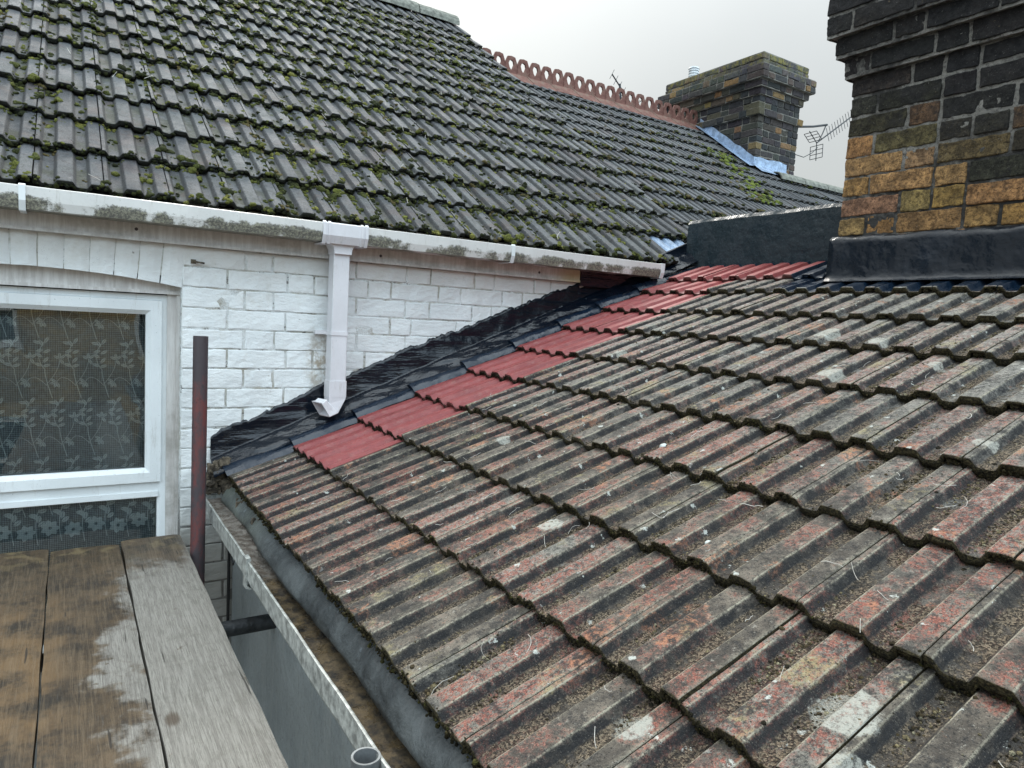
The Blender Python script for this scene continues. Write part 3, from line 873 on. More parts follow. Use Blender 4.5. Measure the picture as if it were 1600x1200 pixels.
def rbox(mb, c, h, r=.006, res=(7, 4, 3), rough=.002, rot=None, col=None, a=None, mi=0, seed=0, nsc=28.):
    if res not in GB: GB[res] = grid_box(*res)
    V, F = GB[res]
    h = np.asarray(h, float)
    def ax(n, hh):
        if n == 1: return np.array([-hh, hh])
        if n == 2: return np.array([-hh, 0, hh])
        mid = np.linspace(-hh + r, hh - r, n - 1)
        return np.concatenate([[-hh], mid, [hh]])
    xs = [ax(res[d], h[d]) for d in range(3)]
    p = np.stack([xs[d][V[:, d]] for d in range(3)], -1)
    inner = np.clip(p, -(h - r), h - r)
    d = p - inner
    l = np.linalg.norm(d, axis=1)[:, None] + 1e-9
    p = inner + d / np.maximum(l, r) * r if False else inner + d / l * np.minimum(l, r)
    if rot is not None: p = p @ np.asarray(rot).T
    p = p + np.asarray(c)
    if rough: p = p + vn3(p, nsc, seed) * rough + vn3(p, nsc * 3, seed) * rough * .5
    mb.add(p, F, mi, a, col)

# rubble at the end of the gutter under the flashing
b = MB()
for i in range(120):
    t = random.random()
    c = (.455 + .13 * t + random.uniform(-.02, .02), 2.80 + random.uniform(-.03, .02), -.60 - .11 * random.random())
    rbox(b, c, [random.uniform(.006, .019) for _ in range(3)], .005, (4, 4, 4), .006, mi=0, seed=i)
for i in range(60):
    c = (.545 + random.uniform(-.03, .04), 2.80 - random.random() ** 1.4 * .62, -.70 + random.uniform(-.035, .012))
    rbox(b, c, [random.uniform(.005, .018) for _ in range(3)], .004, (3, 3, 3), .005, seed=i + 99)
tag(b.build('crumbling_mortar', M['rubble'], ext), 'crumbling brown mortar and rubble under the roof end', kind='stuff')

# ------------------------------------------------------------ parapet wall
pw = MB()
nx, nz = 60, 10
ys = np.linspace(.9, 2.825, nx)
prof = [(0, 0), (0, .2), (-.004, .4), (-.008, .6), (-.010, .8), (-.010, .93), (.002, .985), (.03, 1.0), (.20, 1.0), (.232, .985), (.235, .9), (.235, 0)]
vs = []
for i, y in enumerate(ys):
    for j, (dx, t) in enumerate(prof):
        z0 = .28; z1 = .612
        p = np.array([2.945 + dx, y + (.02 * (1 - t) if i == nx - 1 else 0), z0 + (z1 - z0) * t])
        p += vn3(p, 7.) * .0035 + vn3(p, 24.) * .0018
        vs.append(p)
m = len(prof)
q = np.array([[i * m + j, i * m + j + 1, (i + 1) * m + j + 1, (i + 1) * m + j] for i in range(nx - 1) for j in range(m - 1)])
pw.add(vs, [q, np.array([list(range(m))]), np.array([[(nx - 1) * m + j for j in range(m)][::-1]])])
pwo = pw.build('parapet_wall', M['parapet'], smooth=False)
tag(pwo, 'low parapet wall coated in black felt between the main roof and the near chimney', 'parapet')

# ------------------------------------------------------------ brick courses round a rectangle
def stack(mb, mm, x0, x1, y0, y1, z0, levels, cfun, seed=0, L=.215, hd=.103, j=.012, res=(8, 4, 4), rough=.0028, r=.007, nsc=28., mrec=.0085):
    """levels: list of (z bottom, course height, offset). bricks laid round the four faces"""
    rr = random.Random(seed)
    for ci, (z, ch, of) in enumerate(levels):
        hz = (ch - j) / 2 + .0005
        zc = z + ch / 2
        X0, X1, Y0, Y1 = x0 - of, x1 + of, y0 - of, y1 + of
        d = .05
        def run(a, bnd, place):
            t = a; first = True; cyc = ci % 2
            while t < bnd - .02:
                w = L if cyc == 0 else hd
                if first and ci % 2 == 1: w = hd
                if ci % 2 == 0 and rr.random() < .12: w = hd
                if bnd - (t + w) < .07: w = bnd - t
                place(t, t + w)
                t += w + j
                first = False
                cyc = (cyc + 1) % 2 if rr.random() < .85 else cyc
        def px(side):
            def f(a, b_):
                pj = rr.gauss(0, .0022)
                c = ((X0 + d - pj if side < 0 else X1 - d + pj), (a + b_) / 2, zc + rr.gauss(0, .001))
                rbox(mb, c, (d, (b_ - a) / 2, hz + rr.gauss(0, .0020)), r, (res[1], res[0], res[2]), rough, col=cfun(c, rr), seed=seed + int(rr.random() * 50), nsc=nsc)
            return f
        def py(side):
            def f(a, b_):
                pj = rr.gauss(0, .0022)
                c = ((a + b_) / 2, (Y0 + d - pj if side < 0 else Y1 - d + pj), zc + rr.gauss(0, .001))
                rbox(mb, c, ((b_ - a) / 2, d, hz + rr.gauss(0, .0020)), r, (res[0], res[1], res[2]), rough, col=cfun(c, rr), seed=seed + int(rr.random() * 50), nsc=nsc)
            return f
        # x faces own the corners
        def rev(f, lo, hi):
            return lambda a, b_: f(lo + hi - b_, lo + hi - a)
        run(Y0, Y1, rev(px(-1), Y0, Y1))
        run(Y0, Y1, px(1))
        run(X0 + 2 * d + j, X1 - 2 * d - j, py(-1))
        run(X0 + 2 * d + j, X1 - 2 * d - j, py(1))
        of2 = of - mrec
        mm.b2(x0 - of2, x1 + of2, y0 - of2, y1 + of2, z - .0012, z + ch - .0004 + (.003 if of > 0 else 0))

def mm_rough(mm, x0, x1, y0, y1, lv):
    # raked, crumbly mortar faces just behind the brick faces
    for z, ch, of in lv:
        for face in (0, 1, 2):
            n1 = 150 if face == 0 else 60
            a0, a1 = (y0 - of, y1 + of) if face == 0 else (x0 - of, x1 + of)
            vs = []
            for zz_ in np.linspace(z - .006, z + ch - .004 if of == 0 else z + ch - .006, 9):
                for t in np.linspace(a0 + .004, a1 - .004, n1):
                    if face == 0: p = np.array([x0 - of + .0052, t, zz_]); d_ = np.array([-1., 0, 0])
                    elif face == 1: p = np.array([t, y1 + of - .0052, zz_]); d_ = np.array([0, 1., 0])
                    else: p = np.array([t, y0 - of + .0052, zz_]); d_ = np.array([0, -1., 0])
                    vs.append((p, d_))
            P = np.array([v[0] for v in vs]); D_ = np.array([v[1] for v in vs])
            P = P + D_ * (vn(P, 30., 5) * .0036 + vn(P, 90., 8) * .0022)[:, None]
            q = np.array([[j * n1 + i, j * n1 + i + 1, (j + 1) * n1 + i + 1, (j + 1) * n1 + i] for j in range(8) for i in range(n1 - 1)])
            mm.add(P, q)
# near chimney
CX0, CX1, CY0, CY1 = 2.63, 3.55, .55, 1.712
nch = thing('brick_chimney', 'tall sooty brick chimney with ochre lower bricks and a glossy black base', 'chimney', (CX0, CY1, .2))
def ccol(c, rr):
    h = (c[2] - .40) / .078      # course number
    yl = (CY1 - c[1])
    dark = (h - 3.3) * .34 + yl * .95 + rr.gauss(0, .28)
    t = rr.random()
    if c[2] > 1.0: dark += .6
    if dark < .35:
        k = rr.choice([(.34, .215, .092), (.37, .235, .105), (.31, .185, .082), (.31, .175, .105), (.31, .215, .105)])
    elif dark < .8:
        k = rr.choice([(.135, .092, .048), (.15, .085, .050), (.11, .085, .055), (.13, .095, .05)])
    elif dark < 1.3:
        k = rr.choice([(.045, .040, .034), (.055, .044, .034), (.038, .037, .035)])
    else:
        k = rr.choice([(.020, .021, .023), (.026, .024, .024), (.018, .019, .021), (.030, .027, .025), (.022, .024, .028)])
    return tuple(v * rr.uniform(.88, 1.12) for v in k)
lv = []
z = .324
for i in range(26):
    of = 0
    if i >= 9: of = .028
    if i >= 10: of = .055
    if i >= 11: of = .083
    if i >= 14: of = .055
    if i >= 15: of = .03
    if i >= 16: of = 0.0
    lv.append((z, .078, of)); z += .078
    if i >= 22: break
bb, mm = MB(), MB()
stack(bb, mm, CX0, CX1, CY0, CY1, 0, lv, ccol, 5, rough=.0030, L=.226, r=.0035, res=(18, 5, 8), nsc=42., mrec=.012)
mm_rough(mm, CX0, CX1, CY0, CY1, lv)
o = bb.build('brickwork', M['brick'], nch)
mm.b2(CX0 + .02, CX1 - .02, CY0 + .02, CY1 - .02, -.2, .33)
mm.build('mortar', M['mortar'], nch)
# black coated base
b = MB()
def skirt(path, ztop, zbot, n, out=.018):
    pts = []
    for (a, c_) in zip(path[:-1], path[1:]):
        for t in np.linspace(0, 1, n, endpoint=False): pts.append(np.array(a) * (1 - t) + np.array(c_) * t)
    pts.append(np.array(path[-1]))
    return np.array(pts)
path = [(CX1, CY1 + .022), (CX0 - .022, CY1 + .022), (CX0 - .022, CY0 - .022), (CX1, CY0 - .022)]
pts = skirt(path, 0, 0, 50)
nv = 14
vs = []
ctr = np.array([(CX0 + CX1) / 2, (CY0 + CY1) / 2])
for i, (x, y) in enumerate(pts):
    dirv = np.array([-1.0, 0]) if abs(x - (CX0 - .022)) < 1e-4 else np.array([0, 1.0 if y > CY1 else -1.0])
    zr = EO[2] + (x - EO[0]) * math.tan(AE)
    for j in range(nv):
        t = j / (nv - 1)
        zt = .402 + .006 * vn(np.array([x, y, 0]), 16.) + (0.1 * max(0, (x - CX0)) if False else 0)
        if x > 2.9: zt = max(zt, zr + .12)
        zz_ = zt + (zr - .005 - zt) * t
        out = -.016 if j == 0 else (.0 + .004 * t)
        if t > .80: out += .022 * ((t - .80) / .20) ** 1.6
        p = np.array([x + dirv[0] * out, y + dirv[1] * out, zz_ + (.012 if j == nv - 1 else 0)])
        if j: p = p + np.array([dirv[0], dirv[1], .3]) * (vn(p, 11., 3) * .003 + vn(p, 45.) * .0012)
        vs.append(p)
m = nv; L_ = len(pts)
b.add(vs, np.array([[i * m + j, i * m + j + 1, (i + 1) * m + j + 1, (i + 1) * m + j] for i in range(L_ - 1) for j in range(m - 1)]))
tag(b.build('base_flashing', M['blackfoot'], nch, smooth=True), 'glossy black coating round the chimney foot')

# ------------------------------------------------------------ white brick house
AM = math.radians(34.7)
MU = np.array([1.0, 0, 0]); MS = np.array([0, math.cos(AM), math.sin(AM)]); MN = np.array([0, -math.sin(AM), math.cos(AM)])
MO = np.array([0, 2.76, .345])
hs = thing('white_brick_house', 'white painted brick house with mossy dark grey tiled roof and a gutter', 'house', (0, 2.84, -3.6))
XL = -1.4
def fan(u, s):
    return np.where(s > .2, .055 * np.clip(u / 3.2, 0, 1), .0) * np.clip((s - .05) / .25, 0, 1)
mrows = [.02 + .281 * k for k in range(16)]
mrows[-1] = 4.40
b = MB()
def mskip(k, j):
    return False
u0m = .106 - .2 * 8
ncm = 24
def mulim(u, s):
    return ~((s < .30) & (u > 2.815)) & (u < 3.21)
tiles(b, MO, MU, MS, mrows, u0m, ncm, True, seed=21, fan=fan, jit=1.5, ulim=mulim)
mr = b.build('tile_roof', M['mtile'], hs)
tag(mr, 'mossy dark grey interlocking tiles')
def mroof(x, s, h=0):
    return MO + MU * x + MS * s + MN * h
# silver coated tile ends at the bottom right corner
b = MB()
tiles(b, MO - MN * .012, MU, MS, [.06, .37], 2.706, 3, True, seed=5, ulim=lambda u, s: (u > 2.83) & (u < 3.12))
tag(b.build('silver_coated_tiles', M['silver'], mr), 'pale blue silver coated tile corner by the parapet')
b = MB()
b.add([mroof(-1.5, .0, -.05), mroof(3.2, .0, -.05), mroof(3.2, 4.42, -.05), mroof(-1.5, 4.42, -.05)], np.array([[0, 1, 2, 3]]))
# verge upstand standing on the neighbour's lower roof
b.add([mroof(3.215, -.02, .0), mroof(3.215, 4.42, .0), mroof(3.215, 4.42, -.36), mroof(3.215, -.02, -.36)], np.array([[0, 1, 2, 3]]))
# back slope
rg = mroof(0, 4.42, -.05)
b.add([(-1.5, rg[1], rg[2]), (3.2, rg[1], rg[2]), (3.2, rg[1] + 3.5, rg[2] - 2.4), (-1.5, rg[1] + 3.5, rg[2] - 2.4)], np.array([[0, 1, 2, 3]]))
b.build('roof_deck', M['slot'], hs)
# ridge cap tiles
b = MB()
rs = 4.36
for i in range(11):
    xa = -1.45 + i * .425; xb = min(xa + .415, 3.225)
    c = mroof(0, rs, .0)
    pr = [(math.cos(t) * .125, math.sin(t) * .115 - .035 + (.004 if i % 2 else 0)) for t in np.linspace(PI * 1.02, -.02 * PI, 11)]
    pr2 = pr + [(x * .86, z * .86 - .002) for x, z in pr[::-1]]
    b.prism(pr2, (xa, c[1] + .07, c[2] + .03), (xb, c[1] + .07, c[2] + .03), (0, 1, 0), (0, 0, 1), segs=6, wob=.006)
b.build('ridge_capping', M['cap'], mr)

# wall
b, mm = MB(), MB()
rr = random.Random(3)
OX0, OX1 = -.60, .356          # window opening
ARCX, ARCR = -.122, 3.2
def arch_z(x): return .091 - (x - ARCX) ** 2 / .478 ** 2 * .040
course = .0762
z = -2.0
zs_ = []
k0 = int((.0 + 2.0) / course)
zz0 = .1325 - 28 * course
for ci in range(32):
    z0 = zz0 + ci * course
    if z0 > .30: break
    for (xa, xb, side) in ((-1.45, OX0, 0), (OX1, 3.20, 1)):
        x = xa; fl = ci % 2
        first = True
        while x < xb - .02:
            w = (.222 if fl == 0 else .108) + rr.gauss(0, .004)
            if first and side: w = .222 if ci % 2 == 0 else .108 + .05
            if rr.random() < .15: w = .222
            if xb - (x + w) < .08: w = xb - x
            c = (x + w / 2, 2.84 + .05 - rr.gauss(0.0, .0009), z0 + course / 2 + rr.gauss(0, .0007))
            if w > .02:
                rbox(b, c, (w / 2 - .0012 - abs(rr.gauss(0, .0012)), .05, course / 2 - .0016 - abs(rr.gauss(0, .0006))), .0042, (10, 2, 5), .0024, a=(0, 0, 0, 0), seed=ci * 7 % 13, nsc=24.)
            x += w + .0022
            fl = 1 - fl; first = False
# soldier arch over the window
nsol = 13
for i in range(nsol):
    xa = OX0 + (OX1 - OX0) * i / nsol; xb = OX0 + (OX1 - OX0) * (i + 1) / nsol
    lean = lambda x, z: ARCX + (x - ARCX) * (1 + (z - .05) * .22)
    zt = .30
    vs = []
    e = .0009 + abs(rr.gauss(0, .0008))
    n1, n2 = 4, 9
    for iy, y in enumerate((2.8385 + rr.gauss(0, .001), 2.90)):
        for a_ in range(n1):
            for c_ in range(n2):
                xx_ = xa + e + (xb - xa - 2 * e) * a_ / (n1 - 1)
                z0 = arch_z(xx_) + .001
                zz_ = z0 + (zt - z0) * c_ / (n2 - 1)
                dy = .004 if (a_ in (0, n1 - 1)) and iy == 0 else 0
                p = np.array([lean(xx_, zz_), y + dy, zz_])
                p += np.array([1, 1, .4]) * vn3(p, 26., i) * .0018
                vs.append(p)
    idx = np.arange(2 * n1 * n2).reshape(2, n1, n2)
    qs = []
    for a_ in range(n1 - 1):
        for c_ in range(n2 - 1):
            qs.append([idx[0, a_, c_], idx[0, a_ + 1, c_], idx[0, a_ + 1, c_ + 1], idx[0, a_, c_ + 1]])
    for c_ in range(n2 - 1):
        qs.append([idx[0, 0, c_], idx[0, 0, c_ + 1], idx[1, 0, c_ + 1], idx[1, 0, c_]])
        qs.append([idx[0, -1, c_], idx[1, -1, c_], idx[1, -1, c_ + 1], idx[0, -1, c_ + 1]])
    for a_ in range(n1 - 1):
        qs.append([idx[0, a_, 0], idx[1, a_, 0], idx[1, a_ + 1, 0], idx[0, a_ + 1, 0]])
    b.add(vs, np.array(qs))
b.build('brick_wall', M['wbrick'], hs, smooth=False)
# mortar backing
for (xa, xb) in ((-1.45, OX0), (OX1, 3.2)):
    nx, nz = 90, 90
    if xa < 0: nx = 30
    vs = np.array([[x, 2.8434 + .0019 * vn(np.array([x, 0, z]), 11.), z] for z in np.linspace(-2.1, .30, nz) for x in np.linspace(xa, xb, nx)])
    mm.add(vs, np.array([[j * nx + i, j * nx + i + 1, (j + 1) * nx + i + 1, (j + 1) * nx + i] for j in range(nz - 1) for i in range(nx - 1)]))
mm.b2(OX0 - .9, OX0 + .0, 2.86, 3.1, -3.6, .32); mm.b2(OX1, 3.2, 2.86, 3.1, -3.6, .32)
mm.b2(OX0, OX1, 2.8440, 3.1, .092, .32)
mm.b2(OX0 + .001, OX1 - .001, 2.86, 3.1, -3.6, -1.32)
mm.build('mortar', M['wmortar'], hs)
# side reveal skins
# fascia board + black end board
b = MB()
b.b2(-1.45, 2.18, 2.812, 2.834, .206, .345)
b.b2(-1.45, 2.179, 2.806, 2.812, .206, .216)
tag(b.build('fascia_board', M['fascia'], hs), 'dirty off-white fascia board under the gutter')
b = MB(); b.b2(2.183, 3.0, 2.808, 2.834, .190, .350)
tag(b.build('black_fascia_end', M['black'], hs), 'black coated end of the fascia')
# main gutter (square line)
b = MB()
gy0, gy1, gz = 2.694, 2.806, .333
gp = [(gy0, gz), (gy0 + .003, gz + .0015), (gy0 + .007, gz), (gy0 + .007, gz - .004), (gy0 + .0035, gz - .006), (gy0 + .006, gz - .040), (gy0 + .014, gz - .066), (gy1 - .012, gz - .066), (gy1 - .003, gz - .04), (gy1 - .003, gz), (gy1, gz), (gy1, gz - .041), (gy1 - .010, gz - .069), (gy0 + .011, gz - .069), (gy0 + .003, gz - .042), (gy0 + .0005, gz - .007)]
b.prism(gp, (-1.45, 0, .0), (2.640, 0, .0), (0, 1, 0), (0, 0, 1), segs=60, wob=.0008)
gt = b.build('gutter', M['gutter'], hs)
tag(gt, 'white square gutter with grey-green lichen on its face')
gcap = [(gy0 - .003, gz + .004), (gy1 + .0, gz + .004), (gy1, gz - .044), (gy1 - .010, gz - .073), (gy0 + .009, gz - .073), (gy0 - .001, gz - .046)]
b = MB(); b.prism(gcap, (2.622, 0, 0), (2.645, 0, 0), (0, 1, 0), (0, 0, 1)); b.build('end_cap', M['upvc'], gt)
def clip(xc, w):
    b = MB()
    g2 = [(gy0 - .0035, gz + .002), (gy0 + .004, gz + .0065), (gy0 + .010, gz + .003), (gy0 + .003, gz - .001), (gy0 - .0005, gz - .043), (gy0 + .0105, gz - .0725), (gy1 - .002, gz - .0725), (gy1 - .002, gz - .076), (gy0 + .0085, gz - .076), (gy0 - .004, gz - .045)]
    b.prism(g2, (xc - w / 2, 0, 0), (xc + w / 2, 0, 0), (0, 1, 0), (0, 0, 1))
    return b
for xc in (-.118, 1.70):
    clip(xc, .018).build('gutter_bracket', M['upvc'], gt)
# running outlet
def clip_into(b, xc, w, e=0.0):
    g2 = [(gy0 - .0035 - e, gz + .002), (gy0 + .004, gz + .0065 + e), (gy0 + .010, gz + .003), (gy0 + .003, gz - .001), (gy0 - .0005, gz - .043), (gy0 + .0105, gz - .0725), (gy1 - .002, gz - .0725), (gy1 - .002, gz - .076 - e), (gy0 + .0085, gz - .076 - e), (gy0 - .004 - e, gz - .045)]
    b.prism(g2, (xc - w / 2, 0, 0), (xc + w / 2, 0, 0), (0, 1, 0), (0, 0, 1))
b = MB()
clip_into(b, .836, .012, .003); clip_into(b, 1.006, .012, .003); clip_into(b, .856, .010, .002); clip_into(b, .987, .010, .002)
g3 = [(gy0 - .0025, gz + .001), (gy0 + .003, gz + .0045), (gy0 + .009, gz + .001), (gy0 + .002, gz - .002), (gy0 + .001, gz - .043), (gy0 + .012, gz - .0705), (gy1 - .003, gz - .0705), (gy1 - .003, gz - .0745), (gy0 + .010, gz - .0745), (gy0 - .003, gz - .045)]
b.prism(g3, (.840, 0, 0), (1.002, 0, 0), (0, 1, 0), (0, 0, 1))
fx = [(.870, .262), (.975, .262), (.966, .254), (.960, .243), (.9575, .230), (.9575, .222), (.8875, .222), (.8875, .230), (.885, .243), (.879, .254)]
b.prism([(x, z) for x, z in fx], (0, 2.722, 0), (0, 2.803, 0), (1, 0, 0), (0, 0, 1))
ro = b.build('running_outlet', M['pipe'], gt)
# downpipe
dp = [(-.0325, -.030), (-.030, -.0325), (.030, -.0325), (.0325, -.030), (.0325, .030), (.030, .0325), (-.030, .0325), (-.0325, .030)]
dp = np.array(dp)
b = MB()
dx, dy = .9225, 2.768
b.prism(dp, (dx, dy, .240), (dx, dy, -.335), (1, 0, 0), (0, 1, 0), segs=4)
dpo = b.build('downpipe', M['pipe'], hs)
tag(dpo, 'pinkish white square downpipe ending in a shoe')
b = MB()
b.prism(dp * 1.10, (dx, dy, -.285), (dx, dy, -.352), (1, 0, 0), (0, 1, 0))
# kicked shoe turned to the left
d1 = np.array([-.80, -.35, -.52]); d1 /= np.linalg.norm(d1)
sec = []
p0 = np.array([dx, dy, -.345])
P1 = [(p0, np.array([1, 0, 0]), np.array([0, 1, 0])), (p0 + [0, 0, -.022], np.array([.95, 0, .25]), np.array([0, 1, 0])), (p0 + [-.018, -.006, -.045], np.array([.60, .1, -.80]) * 0 + np.array([.68, 0, -.73]), np.array([0.1, .99, 0])), (p0 + d1 * .085 + np.array([0, 0, -.010]), np.array([.53, .1, -.84]), np.array([-.3, .95, 0]))]
vs = []
for c_, u_, v_ in P1:
    u_ = u_ / np.linalg.norm(u_); v_ = v_ / np.linalg.norm(v_)
    vs.append(c_ + dp[:, :1] * 1.08 * u_ + dp[:, 1:] * 1.08 * v_)
# mouth lip inside
vs.append(vs[-1] * 0 + (vs[-1].mean(0) + (vs[-1] - vs[-1].mean(0)) * .86))
vs.append(vs[-1] - d1 * .03)
m = 8
b.add(np.concatenate(vs), np.array([[k * m + j, k * m + (j + 1) % m, (k + 1) * m + (j + 1) % m, (k + 1) * m + j] for k in range(len(vs) - 1) for j in range(m)]))
b.build('shoe', M['pipe'], dpo)
b = MB()
b.prism(dp * 1.09, (dx, dy, -.085), (dx, dy, -.101), (1, 0, 0), (0, 1, 0))
b.b2(dx - .075, dx - .030, 2.802, 2.838, -.100, -.084); b.b2(dx - .078, dx + .04, 2.800, 2.806, -.100, -.084)
b.build('pipe_clip', M['pipe'], dpo)

b = MB()
b.tube([(.395, 2.842, .150), (.395, 2.825, .150), (.43, 2.822, .146)], .004, 6); b.b2(.385, .402, 2.832, 2.838, .143, .158)
b.build('wall_hook', M['rubble'], hs)
for (x_, z_) in ((.205, .245), (1.115, .238), (1.93, .236)):
    b = MB(); b.tube([(x_, 2.813, z_), (x_, 2.8105, z_)], .006, 8); b.build('fascia_nail', M['pole'], hs)
# ------------------------------------------------------------ window
wy = 2.90
def fr_rect(mb, x0, x1, z0, z1, w, y0, y1, bev=.010):
    """four mitred frame members, with a sloping bead on the inside"""
    pr = [(0, y1), (0, y0), (w - bev, y0), (w, y0 + bev * .9), (w, y1)]
    cs = [(x0, z0, 1, 1), (x1, z0, -1, 1), (x1, z1, -1, -1), (x0, z1, 1, -1)]
    for i in range(4):
        a, c_ = cs[i], cs[(i + 1) % 4]
        vs = [(q[0] + q[2] * p[0], p[1], q[1] + q[3] * p[0]) for q in (a, c_) for p in pr]
        n = len(pr)
        mb.add(vs, np.array([[j, j + 1, n + j + 1, n + j] for j in range(n - 1)]))
win = MB()
# outer frame
WX0, WX1, WZ0, WZ1 = -.585, .318, -1.30, .022
fr_rect(win, WX0, WX1, WZ0, WZ1, .032, 2.900, 2.97)
win.b2(WX0 + .02, WX1 - .02, 2.902, 2.97, -.745, -.675)      # transom
win.b2(WX0 + .03, WX1 - .03, 2.896, 2.902, -.742, -.722)
wino = win.build('window', M['upvc'], hs)
tag(wino, 'white plastic window with large upper and smaller lower pane')
b = MB(); fr_rect(b, WX0 + .022, WX1 - .022, -.683, -.002, .052, 2.888, 2.94, .016); b.build('sash', M['upvc'], wino)
b = MB(); b.b2(WX0 + .06, WX1 - .06, 2.920, 2.924, -.64, -.04); b.build('upper_pane', M['glass'], wino)
b = MB(); b.b2(WX0 + .02, WX1 - .03, 2.925, 2.929, -1.28, -.735); b.build('lower_pane', M['glass'], wino)
b = MB(); b.b2(WX0 + .068, WX1 - .068, 2.914, 2.920, -.636, -.630); b.build('drip_bead', M['slot'], wino)
# reveal trim: head piece under the arch, jambs
b = MB()
xs = np.linspace(OX0, OX1, 24)
tp = [(x, 2.884, arch_z(x) + .02) for x in xs] + [(x, 2.884, .030) for x in xs[::-1]]
n = 24
b.add(tp, np.array([[i, i + 1, 2 * n - 2 - i, 2 * n - 1 - i] for i in range(n - 1)]))
b.b2(WX1 - .004, OX1 + .004, 2.892, 2.95, -1.32, .05); b.b2(OX0 - .004, WX0 + .004, 2.892, 2.95, -1.32, .05)
b.b2(OX0, OX1, 2.876, 2.884, .024, .036)
b.b2(OX1 - .012, OX1 + .002, 2.882, 2.892, -1.32, .045)
b.build('reveal_trim', M['fascia'], wino)
b = MB(); b.b2(WX0, WX1, 2.898, 2.900, .020, .026); b.build('sealant_bead', M['slot'], wino)

# room behind, and the net curtain
b = MB()
b.b2(-1.2, 1.0, 3.5, 3.52, -2, .8); b.build('room_back', M['dark'], hs)
cu = MB()
nx, nz = 120, 40
def cy(x, z): return 2.972 + .004 * math.sin(x * 38 + 1.2 * math.sin(z * 2)) + .0012 * math.sin(x * 97)
vs = np.array([[x, cy(x, z), z] for z in np.linspace(-1.30, .02, nz) for x in np.linspace(-.57, .30, nx)])
cu.add(vs, np.array([[j * nx + i, j * nx + i + 1, (j + 1) * nx + i + 1, (j + 1) * nx + i] for j in range(nz - 1) for i in range(nx - 1)]), 0)
def flat(poly, mi=1, d=.0016):
    v = [(x, cy(x, z) - d - .0003 * random.random(), z) for x, z in poly]
    cu.add(v, np.array([list(range(len(v)))]), mi)
def leaf(x, z, ang, l, w, split=True):
    ca, sa = math.cos(ang), math.sin(ang)
    for sd in ((1, -1) if split else (0,)):
        pts = []
        for t in np.linspace(0, 1, 6):
            wd = math.sin(t * PI) ** .8 * w
            pts.append((t * l, sd * wd if split else wd))
        if split: pts += [(l * .9, sd * .0007), (l * .5, sd * .0007), (l * .12, sd * .0007)]
        else: pts += [(t * l, -math.sin(t * PI) * w) for t in np.linspace(1, 0, 6)[1:-1]]
        P_ = [(x + a * ca - b_ * sa, z + a * sa + b_ * ca) for a, b_ in pts]
        if sd > 0: P_ = P_[::-1]
        flat(P_)
def stem(pts, w=.0014):
    pts = np.array(pts)
    T = np.gradient(pts, axis=0); T /= np.linalg.norm(T, axis=1)[:, None]
    N_ = np.stack([-T[:, 1], T[:, 0]], -1) * w
    for i in range(len(pts) - 1):
        flat([tuple(pts[i] - N_[i]), tuple(pts[i] + N_[i]), tuple(pts[i + 1] + N_[i + 1]), tuple(pts[i + 1] - N_[i + 1])][::-1])
def bez(p0, p1, p2, n=9):
    t = np.linspace(0, 1, n)[:, None]
    return (1 - t) ** 2 * np.array(p0) + 2 * t * (1 - t) * np.array(p1) + t * t * np.array(p2)
def sprig(x, z, s=1.0, f=1):
    """one climbing spray of stem, side shoots and leaves"""
    P_ = bez((x + .028 * f * s, z), (x + .002 * f, z + .09 * s), (x + .006 * f, z + .105 * s), 8)
    Q = bez(tuple(P_[-1]), (x - .03 * f * s, z + .15 * s), (x + .004 * f, z + .205 * s), 10)
    stem(P_, .0014); stem(Q, .0012)
    R_ = bez((x + .010 * f, z + .05 * s), (x + .05 * f * s, z + .10 * s), (x + .052 * f * s, z + .145 * s), 7); stem(R_, .0009)
    T_ = bez((x + .012 * f, z + .045 * s), (x - .03 * f * s, z + .10 * s), (x - .048 * f * s, z + .06 * s), 7); stem(T_, .0009)
    L_ = .028 * s
    for (lx, lz, an) in ((-.002, .115, 20), (0, .118, 160), (.0, .13, 50), (.0, .15, 150), (.0, .165, 30), (.002, .19, 120), (.004, .2, 60), (-.004, .2, 165), (.002, .178, 200)):
        a_ = math.radians(an if f > 0 else 180 - an); leaf(x + lx * f, z + lz * s, a_, L_, .0056 * s)
    for an in (40, 95, 150, -60): leaf(R_[-1][0], R_[-1][1], math.radians(an), L_ * .85, .005 * s)
    for an in (200, 250, 290, 150): leaf(T_[-1][0], T_[-1][1], math.radians(an), L_ * .85, .005 * s)
for r_ in range(4):
    for c_ in range(11):
        x = -.60 + c_ * .088 + (.044 if r_ % 2 else 0); z = -.80 + r_ * .215
        sprig(x + random.uniform(-.004, .004), z, .98, 1 if (c_ + r_) % 2 else 1)
# flower border low down
for c_ in range(13):
    x = -.56 + c_ * .072; z = -.86 + .012 * (c_ % 2)
    for k in range(7):
        a_ = k * 2 * PI / 7; leaf(x + .004 * math.cos(a_), z + .004 * math.sin(a_), a_, .027, .0095, False)
    stem(bez((x + .036, z - .05), (x + .02, z + .03), (x + .04, z + .085), 7), .0014)
    for k, an in enumerate((40, 80, 130, 170, 20)): leaf(x + .036, z + .02 + .013 * k, math.radians(an), .030, .008)
cuo = cu.build('net_curtain', [M['net'], M['lace']])
tag(cuo, 'grey net curtain with leafy sprig pattern hanging behind the window glass', 'curtain')

